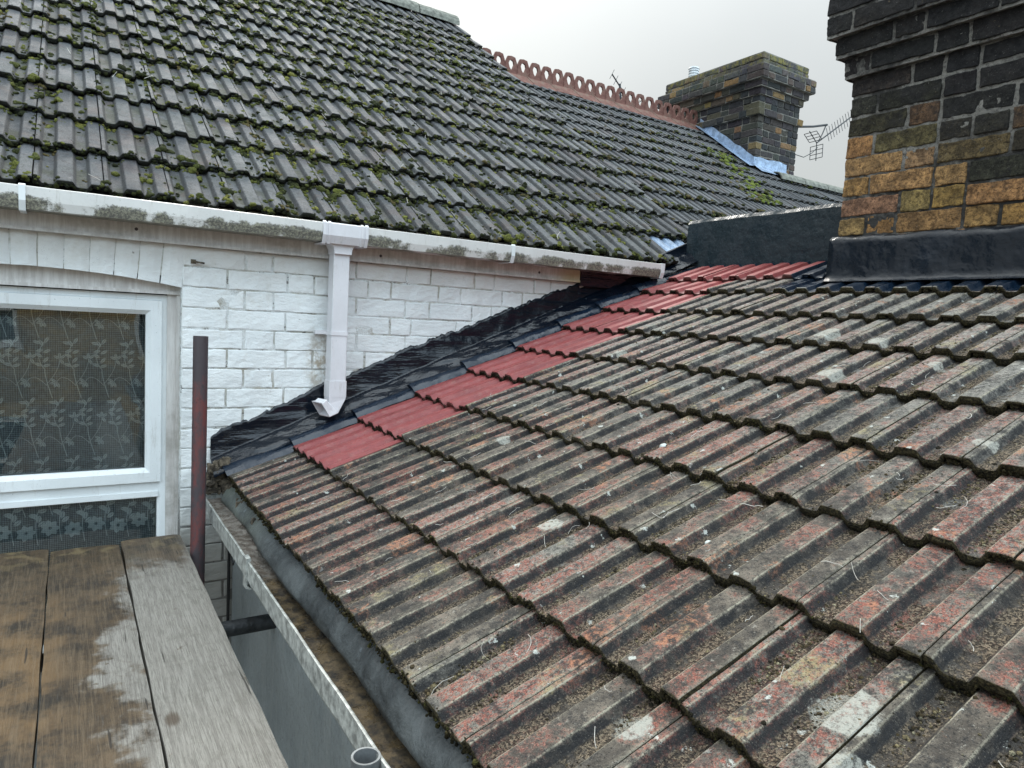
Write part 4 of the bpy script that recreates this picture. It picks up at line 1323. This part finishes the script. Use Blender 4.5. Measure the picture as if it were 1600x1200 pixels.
# ------------------------------------------------------------ neighbour's roof
PO = MO - .3 * MN
nb = thing('neighbour_house', 'neighbouring house with low dark tiled roof and pierced terracotta ridge', 'house', (5.0, 4.0, -3.6))
b = MB()
nrows = [.13 + .2817 * k for k in range(15)] + [4.29]
def nulim(u, s): return (s < 3.02) | (u < 7.0)
tiles(b, PO, MU, MS, nrows, 3.19, 31, False, seed=31, jit=1.4, ulim=nulim)
nr_ = b.build('tile_roof', M['mtile'], nb)
tag(nr_, 'small looking dark grey tiles beyond the verge')
def nroof(x, s, h=0): return PO + MU * x + MS * s + MN * h
b = MB()
b.add([nroof(3.19, .0, -.04), nroof(9.6, .0, -.04), nroof(9.6, 3.05, -.04), nroof(6.9, 3.05, -.04), nroof(6.9, 4.3, -.04), nroof(3.19, 4.3, -.04)], np.array([[0, 1, 2, 3, 4, 5]]))
rg = nroof(0, 4.3, -.04)
b.add([(3.2, rg[1], rg[2]), (6.9, rg[1], rg[2]), (6.9, rg[1] + 3, rg[2] - 2.1), (3.2, rg[1] + 3, rg[2] - 2.1)], np.array([[0, 1, 2, 3]]))
r2 = nroof(0, 3.05, -.04)
b.add([(6.9, r2[1], r2[2]), (9.6, r2[1], r2[2]), (9.6, r2[1] + 3, r2[2] - 2.1), (6.9, r2[1] + 3, r2[2] - 2.1)], np.array([[0, 1, 2, 3]]))
b.build('roof_deck', M['slot'], nb)
b = MB(); b.b2(3.25, 9.6, 3.15, 8.5, -3.6, .1); tag(b.build('wall', M['wmortar'], nb), 'rear wall mostly hidden by the roofs')
# low ridge tiles right of the far chimney
b = MB()
c = nroof(0, 3.02, 0)
pr = [(math.cos(t) * .12, math.sin(t) * .10 - .03) for t in np.linspace(PI, 0, 9)]
for i in range(5):
    b.prism(pr + [(x * .85, z * .85) for x, z in pr[::-1]], (7.02 + i * .45, c[1] + .05, c[2] + .02), (7.02 + i * .45 + .44, c[1] + .05, c[2] + .02), (0, 1, 0), (0, 0, 1), segs=3, wob=.004)
b.build('ridge_capping', M['cap'], nb)
# terracotta crested ridge tiles
cyy, czz = 6.53, 2.560
def crest_tile():
    b = MB()
    ap = .047
    wing = [(0, ap), (-.012, ap - .004), (-.175, -.080), (-.168, -.092), (0, ap - .028), (.168, -.092), (.175, -.080), (.012, ap - .004)]
    b.prism(wing, (0, 0, 0), (.300, 0, 0), (0, 1, 0), (0, 0, 1))
    b.prism([(y * 1.04, z * 1.04 + .003) for y, z in wing], (.278, 0, 0), (.304, 0, 0), (0, 1, 0), (0, 0, 1))
    for k in range(2):
        x0 = .0765 + k * .153
        out = [(-.074, ap - .01), (-.0745, ap + .095), (-.045, ap + .160), (0, ap + .168), (.045, ap + .160), (.0745, ap + .095), (.074, ap - .01), (0, ap - .012)]
        inn = [(-.020, ap + .050), (-.034, ap + .088), (-.024, ap + .118), (0, ap + .130), (.024, ap + .118), (.034, ap + .088), (.020, ap + .050), (0, ap + .026)]
        n = 8; t = .011
        vs = [(x0 + x, sy * t, z) for sy in (-1, 1) for lst in (out, inn) for x, z in lst]
        q = []
        for i in range(n):
            j = (i + 1) % n
            q += [[i, j, n + j, n + i], [2 * n + i, 3 * n + i, 3 * n + j, 2 * n + j], [i, 2 * n + i, 2 * n + j, j], [n + i, n + j, 3 * n + j, 3 * n + i]]
        b.add(vs, np.array(q))
    return b
c0 = crest_tile().build('ridge_tile', M['terra'], nb)
c0.location = Vector((3.965 - .0765 - .612, cyy, czz)) - nb.location
c0.matrix_parent_inverse = Matrix.Identity(4)
c0['label'] = 'red terracotta ridge tile with two pierced loops'
for i in range(1, 12):
    c_ = c0.copy(); C.objects.link(c_); c_.parent = nb
    c_.location = c0.location + Vector((i * .306, 0, (.004 * math.sin(i * 1.9))))
    c_.rotation_euler = (0, .006 * math.sin(i * 2.7), .01 * math.sin(i * 1.3))

# ------------------------------------------------------------ far chimney
FX0, FX1, FY0, FY1 = 6.787, 7.54, 5.576, 7.05
fch = thing('lichened_chimney', 'broad corbelled brick chimney with yellow lichen top and a small white cowl', 'chimney', (FX0, FY0, 1.9))
def fcol(c, rr):
    t = rr.random()
    if t < .07: k = (.16, .105, .045)
    elif t < .22: k = (.075, .058, .038)
    elif t < .55: k = (.042, .039, .035)
    else: k = (.026, .026, .027)
    if c[2] > 2.98: k = tuple(v * 1.2 + .02 for v in k)
    return tuple(v * rr.uniform(.85, 1.15) for v in k)
lv = []; z = 1.62
while z < 3.17:
    of = 0
    if 2.50 < z + .038 < 2.58: of = .035
    if z + .038 > 2.74: of = .03
    if z + .038 > 2.82: of = .065
    if z + .038 > 2.90: of = .115
    if z + .038 > 3.05: of = .045
    lv.append((z, .0765, of)); z += .0765
bb, mm = MB(), MB()
stack(bb, mm, FX0, FX1, FY0, FY1, 0, lv, fcol, 9, res=(5, 3, 3), rough=.005, j=.011)
bb.build('brickwork', M['fbrick'], fch)
mm.b2(FX0 + .1, FX1 - .1, FY0 + .1, FY1 - .1, 1.2, 1.65)
def mm2():
    n = NT('grey_mortar'); return n.fin(n.mix(n.st(n.noise(5, 4), .35, .6), (.06, .058, .052), (.21, .20, .175)), .9)
mm.build('mortar', mm2(), fch)
# silver-blue flashing along the left side and the front
b = MB()
def strip(pa, pb, up, n=24, wide=.13):
    pa, pb = np.array(pa), np.array(pb); out = []
    for i in range(n + 1):
        t = i / n; p = pa + (pb - pa) * t
        out.append(p + up * (.10 + .012 * vn(p, 12.)))
        out.append(p + up * .0)
        out.append(p + np.array([0, 0, 0]))
    return out
vs = []
n = 26
for i in range(n + 1):      # left side: from the ridge down to the front corner
    t = i / n; y = 6.46 + (FY0 - .02 - 6.46) * t; s = (y - PO[1]) / math.cos(AM)
    q0 = nroof(FX0 - .012, s, .0)
    a_ = q0 + np.array([0, 0, .125 + .012 * vn(q0, 9.)]); m_ = q0 + np.array([-.004, 0, .03]); w_ = nroof(FX0 - .135 + .02 * vn(q0, 10., 5), s - .02, .030 + .004 * vn(q0, 15.))
    vs += [a_, m_, w_]
b.add(vs, np.array([[i * 3 + j, i * 3 + j + 1, (i + 1) * 3 + j + 1, (i + 1) * 3 + j] for i in range(n) for j in range(2)]))
vs = []
for i in range(n + 1):      # front
    t = i / n; x = FX0 - .03 + (7.36 - FX0 + .03) * t; s = (FY0 - PO[1]) / math.cos(AM)
    q0 = nroof(x, s, .0) + np.array([0, -.014, 0])
    a_ = q0 + np.array([0, 0, .125 + .012 * vn(q0, 9.)]); m_ = q0 + np.array([0, -.004, .03]); w_ = nroof(x, s - .15 + .02 * vn(q0, 10., 5), .030)
    vs += [a_, m_, w_]
b.add(vs, np.array([[i * 3 + j, i * 3 + j + 1, (i + 1) * 3 + j + 1, (i + 1) * 3 + j] for i in range(n) for j in range(2)]))
tag(b.build('foot_flashing', M['silver'], fch), 'pale blue metallic flashing round the chimney foot')
b = MB()
th = np.linspace(0, 2 * PI, 17)[:-1]
zc0 = 3.245
b.tube([(7.04, 6.90, zc0), (7.04, 6.90, zc0 + .04)], .075, 16); 
for i in range(5):
    z_ = zc0 + .04 + i * .034
    b.tube([(7.04, 6.90, z_), (7.04, 6.90, z_ + .020)], .068, 16)
b.tube([(7.04, 6.90, zc0), (7.04, 6.90, zc0 + .2)], .055, 12)
b.tube([(7.04, 6.90, zc0 + .205), (7.04, 6.90, zc0 + .225)], [.074, .066], 16)
b.build('vent_cowl', M['fade'], fch)
b = MB()
for i in range(1): rbox(b, (7.42, 5.86, 3.25), (.085, .085, .075), .07, (6, 6, 6), .004)
b.build('capped_pot', M['cap'], fch)
# mortar haunching on top
b = MB(); rbox(b, ((FX0 + FX1) / 2, (FY0 + FY1) / 2, 3.215), (.37, .72, .03), .02, (8, 12, 3), .012); b.build('haunching', M['cap'], fch)

# ------------------------------------------------------------ TV aerials
def yagi(name, label, base, d, L_, n, elv, refl=True, mast=None):
    o = thing(name, label, 'aerial', tuple(base))
    d = np.array(d, float); d /= np.linalg.norm(d)
    side = np.cross(d, [0, 0, 1.0]); side /= np.linalg.norm(side)
    el = np.array(elv, float); el /= np.linalg.norm(el)
    base = np.array(base, float)
    b = MB(); b.tube([base, base + d * L_], .009, 6); b.build('boom', M['aerial'], o)
    b = MB()
    for i in range(n):
        p = base + d * (L_ * (.25 + .75 * i / (n - 1)))
        b.tube([p - el * .085, p + el * .085], .0035, 5)
    b.build('director_rods', M['aerial'], o)
    if refl:
        b = MB()
        for s_ in (-1, 1):
            for k in range(4):
                q0 = base + el * s_ * (.03 + .045 * k) - d * (.01 + .02 * k)
                b.tube([q0 - side * .10, q0 + side * .10], .0045, 5)
            b.tube([base, base + el * s_ * .19 - d * .08], .006, 5)
            for e_ in (-1, 1):
                b.tube([base + el * s_ * .03 - d * .01 + side * .1 * e_, base + el * s_ * .165 - d * .07 + side * .1 * e_], .0045, 5)
        b.build('reflector', M['aerial'], o)
    if mast is not None:
        b = MB(); b.tube(mast, .014, 8); b.build('mast', M['aerial'], o)
    return o
yagi('tv_aerial', 'thin television aerial with grid reflector beside the right edge of the lichened chimney', (8.10, 5.7, 2.47), (.80, -.12, .60), .88, 13, (-.35, .1, .93), True,
     [(7.52, 5.70, 2.56), (8.0, 5.7, 2.655), (8.28, 5.7, 2.73)])
b = MB()
b.tube([(8.12, 5.7, 2.48), (8.20, 5.7, 2.60), (8.26, 5.7, 2.72)], .008, 6)
b.tube([(8.13, 5.7, 2.42), (8.02, 5.7, 2.33), (7.86, 5.7, 2.25), (7.55, 5.7, 2.26)], .005, 5)
ao = b.build('cable', M['aerial'], bpy.data.objects['tv_aerial'])
yagi('tv_aerial', 'small television aerial poking up behind the terracotta ridge', (6.44, 7.4, 2.97), (-.50, .0, .42), .50, 5, (.5, .15, .8), True, [(6.30, 7.4, 2.6), (6.20, 7.4, 3.2)])

# ------------------------------------------------------------ scaffold boards
def board(x0, x1, y0, y1, yaw, k, lab):
    b = MB()
    nx_, ny_ = 10, 90
    w = x1 - x0
    top = []
    for j in range(ny_ + 1):
        for i in range(nx_ + 1):
            y = y0 + (y1 - y0) * j / ny_; t = i / nx_
            x = x0 + w * t + yaw * (y1 - y)
            e = .0012 * vn(np.array([x * 0 + (0 if i == 0 else 3), y, k]), 12.)
            if i in (0, nx_): x += e * 1.5
            z = -.870 + .0016 * vn(np.array([x, y * .3, k]), 9.) + (-.0025 if i in (0, nx_) else 0) + .003 * (k - 1) * 0 + .0015 * math.sin(t * PI)
            if j == ny_: y += .003 * vn(np.array([x, 0, k]), 30.); z -= .002
            top.append((x, y, z))
    top = np.array(top)
    bot = top - np.array([0, 0, .038])
    n = len(top); m = nx_ + 1
    q = np.array([[j * m + i, j * m + i + 1, (j + 1) * m + i + 1, (j + 1) * m + i] for j in range(ny_) for i in range(nx_)])
    b.add(np.concatenate([top, bot]), [q, q[:, ::-1] + n,
          np.array([[j * m, (j + 1) * m, (j + 1) * m + n, j * m + n] for j in range(ny_)]),
          np.array([[j * m + nx_, j * m + nx_ + n, (j + 1) * m + nx_ + n, (j + 1) * m + nx_] for j in range(ny_)]),
          np.array([[ny_ * m + i, ny_ * m + i + n, ny_ * m + i + 1 + n, ny_ * m + i + 1] for i in range(nx_)])], a=(0, k * .37, 0, 0))
    o = b.build('scaffold_board', M['wood'])
    tag(o, lab, 'scaffold board', 'scaffold boards laid side by side')
board(-.270, -.056, -.8, 2.800, -.0005, 0, 'orange brown scaffold board, leftmost, stained all over')
board(-.052, .1520, -.8, 2.770, .0005, 1, 'scaffold board in the middle with a dark damp stain and pale grey patches')
board(.1600, .3550, -.8, 2.805, -.0020, 2, 'pale grey dry scaffold board nearest the extension gutter')
# ------------------------------------------------------------ scaffold tubes
def stube(name, p0, p1, mat, lab, open_end=True, r=.0242):
    b = MB()
    p0, p1 = np.array(p0, float), np.array(p1, float)
    pts = np.array([p0 + (p1 - p0) * t for t in np.linspace(0, 1, 30)])
    b.tube(pts, r, 24, caps=False)
    b.tube(pts[:, :], r - .0038, 24, caps=False)
    n = 24
    # annular rim
    d = (p1 - p0) / np.linalg.norm(p1 - p0)
    V0 = b.V[0][:n]; V1 = b.V[1][:n]; W0 = b.V[0][-n:]; W1 = b.V[1][-n:]
    for a_, c_ in ((V0, V1), (W0, W1)):
        b.add(np.concatenate([a_, c_]), np.array([[i, (i + 1) % n, n + (i + 1) % n, n + i] for i in range(n)]))
    o = b.build(name, mat, smooth=True)
    return tag(o, lab, 'scaffold pole')
stube('scaffold_tube', (.385, 2.585, -.114), (.382, 2.585, -3.6), M['pole'], 'upright scaffold tube with flaking red paint in front of the white wall')
stube('scaffold_tube', (.409, 1.015, -.722), (.409, 1.015, -3.6), M['steel'], 'open top of a bare grey scaffold tube between the pale board and the gutter')
stube('scaffold_tube', (-.6, 2.16, -.985), (.549, 2.16, -.985), M['tubeblack'], 'short black horizontal scaffold tube under the boards reaching the grey wall')
# cable hanging under the gutter, dark pipe in the corner
b = MB(); b.tube([(.535, 2.825, -.72), (.533, 2.824, -2.2)], .006, 6)
tag(b.build('corner_cable', M['slot']), 'thin dark cable running down the corner beside the grey wall', 'cable')
b = MB()
th = np.linspace(0, PI, 12)
b.tube([(.452 + .0 * t, 2.36 - .07 * t / PI, -.80 - .045 * math.sin(t)) for t in th], .0022, 5)
tag(b.build('gutter_wire', M['slot']), 'small loop of dark wire hanging under the extension gutter', 'wire')

# ------------------------------------------------------------ house across the yard (seen only in the window glass)
rh = thing('yellow_brick_house', 'yellow brick house across the yard mirrored in the window', 'house', (1.5, -7, -3.6))
b = MB()
def rect_wall(mb, x0, x1, z0, z1, y, holes):
    xs_ = sorted({x0, x1, *[h[0] for h in holes], *[h[1] for h in holes]}); zs2 = sorted({z0, z1, *[h[2] for h in holes], *[h[3] for h in holes]})
    for i in range(len(xs_) - 1):
        for j in range(len(zs2) - 1):
            cx_, cz_ = (xs_[i] + xs_[i + 1]) / 2, (zs2[j] + zs2[j + 1]) / 2
            if any(h[0] < cx_ < h[1] and h[2] < cz_ < h[3] for h in holes): continue
            mb.b2(xs_[i], xs_[i + 1], y - .3, y, zs2[j], zs2[j + 1])
holes = [(-6.4, -5.4, -.9, .5), (-3.8, -2.9, -.9, .5), (-1.6, -.6, -.9, .5), (1.0, 2.0, -.9, .5), (3.4, 4.3, -.9, .5), (-3.8, -2.9, -3.2, -1.9), (-1.6, -.6, -3.2, -1.9), (1.0, 2.0, -3.2, -1.9)]
rect_wall(b, -9, 7, -3.6, 1.3, -7.0, holes)
def mat_rb():
    n = NT('yellow_stock_brickwork')
    t = n.t.nodes.new('ShaderNodeTexBrick'); n.t.links.new(n.map(rot=(PI / 2, 0, 0)), t.inputs['Vector'])
    t.inputs['Color1'].default_value = (.50, .36, .15, 1); t.inputs['Color2'].default_value = (.32, .22, .10, 1); t.inputs['Mortar'].default_value = (.25, .22, .17, 1)
    t.inputs['Scale'].default_value = 1; t.inputs['Brick Width'].default_value = .225; t.inputs['Row Height'].default_value = .075; t.inputs['Mortar Size'].default_value = .006
    return n.fin(n.mix(n.mul(n.st(n.noise(1.4), .45, .6), .5), t.outputs[0], (.06, .05, .04)), .85)
b.build('wall', mat_rb(), rh)
for h in holes[:8]:
    b = MB(); x0, x1, z0, z1 = h
    fr_rect(b, x0, x1, z0, z1, .07, -7.06, -7.12); b.b2(x0, x1, -7.12, -7.06, (z0 + z1) / 2 - .03, (z0 + z1) / 2 + .03)
    fo = b.build('window', M['upvc'], rh)
    b = MB(); b.b2(x0 + .02, x1 - .02, -7.2, -7.18, z0 + .02, z1 - .02); b.build('pane', M['dark'], fo)
b = MB()
b.add([(-9.2, -6.8, 1.25), (7.2, -6.8, 1.25), (7.2, -10.5, 3.4), (-9.2, -10.5, 3.4)], np.array([[0, 1, 2, 3]]))
b.build('roof', M['cap'], rh)

# ------------------------------------------------------------ moss
ICO = None
def ico(sub=1):
    t = (1 + 5 ** .5) / 2
    v = np.array([(-1, t, 0), (1, t, 0), (-1, -t, 0), (1, -t, 0), (0, -1, t), (0, 1, t), (0, -1, -t), (0, 1, -t), (t, 0, -1), (t, 0, 1), (-t, 0, -1), (-t, 0, 1)], float)
    f = [(0, 11, 5), (0, 5, 1), (0, 1, 7), (0, 7, 10), (0, 10, 11), (1, 5, 9), (5, 11, 4), (11, 10, 2), (10, 7, 6), (7, 1, 8), (3, 9, 4), (3, 4, 2), (3, 2, 6), (3, 6, 8), (3, 8, 9), (4, 9, 5), (2, 4, 11), (6, 2, 10), (8, 6, 7), (9, 8, 1)]
    v /= np.linalg.norm(v, axis=1)[:, None]; v = v.tolist()
    for _ in range(sub):
        mid = {}; nf = []
        def mp(a, b):
            k = (min(a, b), max(a, b))
            if k not in mid:
                p = (np.array(v[a]) + np.array(v[b])) / 2; p /= np.linalg.norm(p); v.append(p.tolist()); mid[k] = len(v) - 1
            return mid[k]
        for a, b, c in f:
            ab, bc, ca = mp(a, b), mp(b, c), mp(c, a); nf += [(a, ab, ca), (b, bc, ab), (c, ca, bc), (ab, bc, ca)]
        f = nf
    return np.array(v), np.array(f)
I1, I0, I2 = ico(1), ico(0), ico(2)
def lumps(mb, P, R_, cols, flat_=.7, nrm=(0, 0, 1), ic=I1, nz=.35, nsc=60.):
    """many small lumps at once"""
    V, F = ic
    P = np.asarray(P); R_ = np.asarray(R_); n = len(P)
    nrm = np.array(nrm, float)
    ax1 = np.cross(nrm, [1, 0, .3]); ax1 /= np.linalg.norm(ax1); ax2 = np.cross(nrm, ax1)
    B = np.stack([ax1, ax2, nrm * flat_], 0)
    q = (V[None] * R_[:, None, None]) @ B + P[:, None]
    disp = 1 + nz * vn(q * 1.0, nsc)[..., None] + nz * .6 * vn(q, nsc * 2.7)[..., None]
    q = P[:, None] + (q - P[:, None]) * disp
    Fs = (F[None] + (np.arange(n) * len(V))[:, None, None]).reshape(-1, 3)
    k = np.repeat(np.asarray(cols), len(V), 0)
    mb.add(q.reshape(-1, 3), Fs, 0, None, k)
def prof_h(u): return np.interp(np.mod(u, .2), PU, PH)
r = np.random.default_rng(42)
MC = np.array([(.130, .138, .040), (.078, .088, .030), (.042, .048, .020), (.026, .031, .015), (.185, .180, .058), (.105, .085, .042)])
mb = MB()
P, R_, K = [], [], []
n_try = 17000
for _ in range(n_try):
    u = r.uniform(-.9, 3.2); row = r.integers(0, 15)
    s0, s1 = mrows[row], mrows[row + 1]
    if row == 0 and u > 2.80: continue
    dens = .56 + .38 * vn(np.array([u, s0 * 1.2, 0]), 1.1, 5) + .28 * vn(np.array([u, s0, 4]), 4.)
    dens *= (1.15 - .22 * max(0, u - .8))
    if r.random() > dens * 1.05: continue
    lu = np.mod(u - u0m, .2)
    mode = r.random()
    if mode < .38:      # lying in a channel
        ch = .0365 if r.random() < .5 else .1365
        u = u - lu + ch + r.normal(0, .007); f = r.random() ** .8
    elif mode < .55:    # along the joint
        u = u - lu + r.normal(.0, .004); f = r.random() ** 1.2
    else: f = 1 - abs(r.normal(0, .10)) if r.random() < .7 else abs(r.normal(0, .05))
    f = min(max(f, .03), .97)
    s = s0 + (s1 - s0) * f
    size = abs(r.normal(.0052, .0045)) + .0030
    kc = MC[r.choice(6, p=[.20, .24, .24, .16, .08, .08])]
    m_ = r.integers(2, 6)
    fo = float(fan(np.array(u), np.array(s)))
    for _i in range(m_):
        uu, ss = u + r.normal(0, size * .9), s + r.normal(0, size * .8)
        h = float(prof_h(uu - u0m)) - .0245 * f + .002
        P.append(mroof(uu, ss + fo, h)); R_.append(size * r.uniform(.45, 1.0)); K.append(kc * r.uniform(.7, 1.3))
lumps(mb, P, R_, K, .72, MN, I1, .45, 90.)
# crust under the eaves edge and along the lower rims
P, R_, K = [], [], []
for row in range(0, 15):
    for _ in range(620 if row < 6 else 330):
        u = r.uniform(-.9, 3.2); s0 = mrows[row]
        if row == 0 and u > 2.80: continue
        if r.random() > .75 + .35 * vn(np.array([u, s0, 1]), 3.): continue
        h = float(prof_h(u - u0m)) - r.uniform(.003, .018)
        P.append(mroof(u, s0 + float(fan(np.array(u), np.array(s0))) + r.normal(-.001, .004), h)); R_.append(abs(r.normal(.004, .0025)) + .002)
        K.append(MC[r.choice([2, 3, 3, 3, 1])] * r.uniform(.4, .9))
lumps(mb, P, R_, K, .9, MN, I0)
# weeds hanging over the gutter
mo = mb.build('roof_moss', M['moss'], smooth=True)
tag(mo, 'bright green moss cushions scattered over the dark main roof', 'moss', kind='stuff')
mb = MB(); P, R_, K = [], [], []
for _ in range(5200):
    u = r.uniform(3.3, 7.6); row = r.integers(2, 14); s0 = nrows[row]
    if s0 > 3.0 and u > 6.7: continue
    den = .30 + .5 * vn(np.array([u, s0, 9]), .9)
    pd = abs(u - (6.05 + .3 * (s0 - 2.2))) + 0 * s0
    near = math.exp(-(pd / .28) ** 2) * (1 if 1.9 < s0 < 3.35 else 0)
    if r.random() > den + near: continue
    f = r.random() if near > .4 else abs(r.normal(0, .12)); f = min(f, 1)
    s = s0 + .28 * f
    sz = abs(r.normal(.010, .005)) + .005 + near * .010
    kc = MC[0] * np.array([1.0, 1.15, 1]) if (near > .4 and r.random() < .75) else MC[r.choice([1, 2, 3, 5])]
    P.append(nroof(u, s, float(prof_h(u - 3.19)) - .02 * f)); R_.append(sz); K.append(kc * r.uniform(.6, 1.2))
lumps(mb, P, R_, K, .6, MN)
tag(mb.build('far_roof_moss', M['moss'], smooth=True), 'green moss streaks on the neighbouring roof below the chimney', 'moss', kind='stuff')

# moss crust on the extension tile edges, grit in the channels
mb = MB(); P, R_, K = [], [], []
EC = np.array([(.040, .033, .019), (.058, .047, .026), (.026, .022, .015), (.062, .058, .022), (.085, .066, .042)])
for k in range(0, 9):
    s0 = erows[k]
    ymax = 2.70 if k == 0 else 2.26
    for _ in range(6500 if k < 5 else 3000):
        y = r.uniform(-.3, ymax)
        if r.random() > .72 + .5 * vn(np.array([y, s0, 0]), 6.): continue
        u = -y
        h = float(prof_h(u - U0)) - r.uniform(.0010, .0225)
        P.append(eroof(y, s0 + r.normal(.0012, .0012), h)); R_.append(abs(r.normal(.0006, .0008)) + .0009)
        K.append(EC[r.choice(5, p=[.3, .25, .25, .08, .12])] * r.uniform(.6, 1.4))
    for _ in range(500):
        y = r.uniform(2.26, 2.72); h = float(prof_h(-y - U0)) - r.uniform(.006, .018)
        if k: P.append(eroof(y, s0 + r.normal(-.001, .002), h)); R_.append(r.uniform(.001, .0035)); K.append(EC[2] * r.uniform(.6, 1.3))
# tufts at the eaves
for _ in range(1500):
    y = r.uniform(-.3, 2.66)
    if r.random() > .55 + .9 * vn(np.array([y, 8, 0]), 7.): continue
    P.append(eroof(y + r.normal(0, .004), -.262 + r.normal(-.001, .0025), r.uniform(-.022, .004))); R_.append(r.uniform(.0012, .0045)); K.append(EC[r.choice([0, 1, 2, 3])] * r.uniform(.5, 1.3))
lumps(mb, P, R_, K, 1.0, EN, I0, .5)
tag(mb.build('edge_moss', M['moss']), 'dark brown moss crust along the tile edges of the extension roof', 'moss', kind='stuff')
mb = MB(); P, R_, K = [], [], []
GC = np.array([(.20, .165, .115), (.065, .050, .034), (.32, .29, .235), (.11, .085, .055), (.035, .030, .024)])
for _ in range(30000):
    y = r.uniform(.15, 2.25) if r.random() < .8 else r.uniform(-.2, 2.2); s = r.uniform(-.25, 1.6)
    k = int(np.searchsorted(erows, s)) - 1
    f = (s - erows[k]) / (erows[k + 1] - erows[k])
    lu = np.mod(-y - U0, .2)
    ch = .0365 if r.random() < .5 else .1365
    if r.random() < .86: u = (-y - lu) + ch + np.clip(r.normal(0, .0065), -.012, .012)
    else: u = -y
    yy_ = -u
    if vn(np.array([yy_, s * .5, 3]), 9.) + vn(np.array([yy_, s, 3]), 30.) * .5 < -.12 + .25 * r.random(): continue
    h = float(prof_h(u - U0)) - .0245 * f + .0008
    sz = abs(r.normal(.0009, .0009)) + .0007
    if r.random() < .012: sz = r.uniform(.0035, .007)
    P.append(eroof(yy_, s, h)); R_.append(sz); K.append(GC[r.choice(5, p=[.28, .24, .12, .22, .14])] * r.uniform(.7, 1.3))
lumps(mb, P, R_, K, .7, EN, I0, .4, 200.)
tag(mb.build('channel_grit', M['moss']), 'crumbs of grit and dead moss lying in the tile channels', 'grit', kind='stuff')
# dry stalks
mb = MB()
for _ in range(110):
    y = r.uniform(.2, 2.3); s = r.uniform(-.24, 1.3); k = int(np.searchsorted(erows, s)) - 1
    f = (s - erows[k]) / (erows[k + 1] - erows[k])
    a_ = r.uniform(0, PI * 2); L_ = r.uniform(.010, .055); cv = r.normal(0, .22)
    pts = []
    for t in np.linspace(-.5, .5, 6):
        yy_ = y + math.cos(a_ + cv * t * 2) * L_ * t; ss = s + math.sin(a_ + cv * t * 2) * L_ * t
        pts.append(eroof(yy_, ss, .0205 - .0245 * f + .004 * r.random()))
    mb.tube(pts, r.uniform(.0003, .0006), 4)
for _ in range(40):
    u = r.uniform(-.3, 3.0); s = r.uniform(.05, 2.2); a_ = r.uniform(0, PI); L_ = r.uniform(.02, .06)
    mb.tube([mroof(u + math.cos(a_) * L_ * t, s + math.sin(a_) * L_ * t, .021 + .01 * t) for t in (0, .3, .6, 1)], .0009, 4)
tag(mb.build('dry_stalks', M['twig']), 'thin pale dry grass stalks scattered over the tiles', 'stalks', kind='stuff')
# a few leaves and pebbles in plain sight
for (y, s, sz, lab) in ((1.30, .62, .010, 'small round white pebble lying in a channel mid roof'), (.905, .34, .007, 'angular pale pebble just below the near tile edge')):
    b = MB(); lumps(b, [eroof(y, s, .008)], [sz], [(.9, .95, .9)], .7, EN, I2, .25)
    tag(b.build('pebble', simple('pale_pebble', (.42, .47, .46), .6), smooth=True), lab, 'pebble')
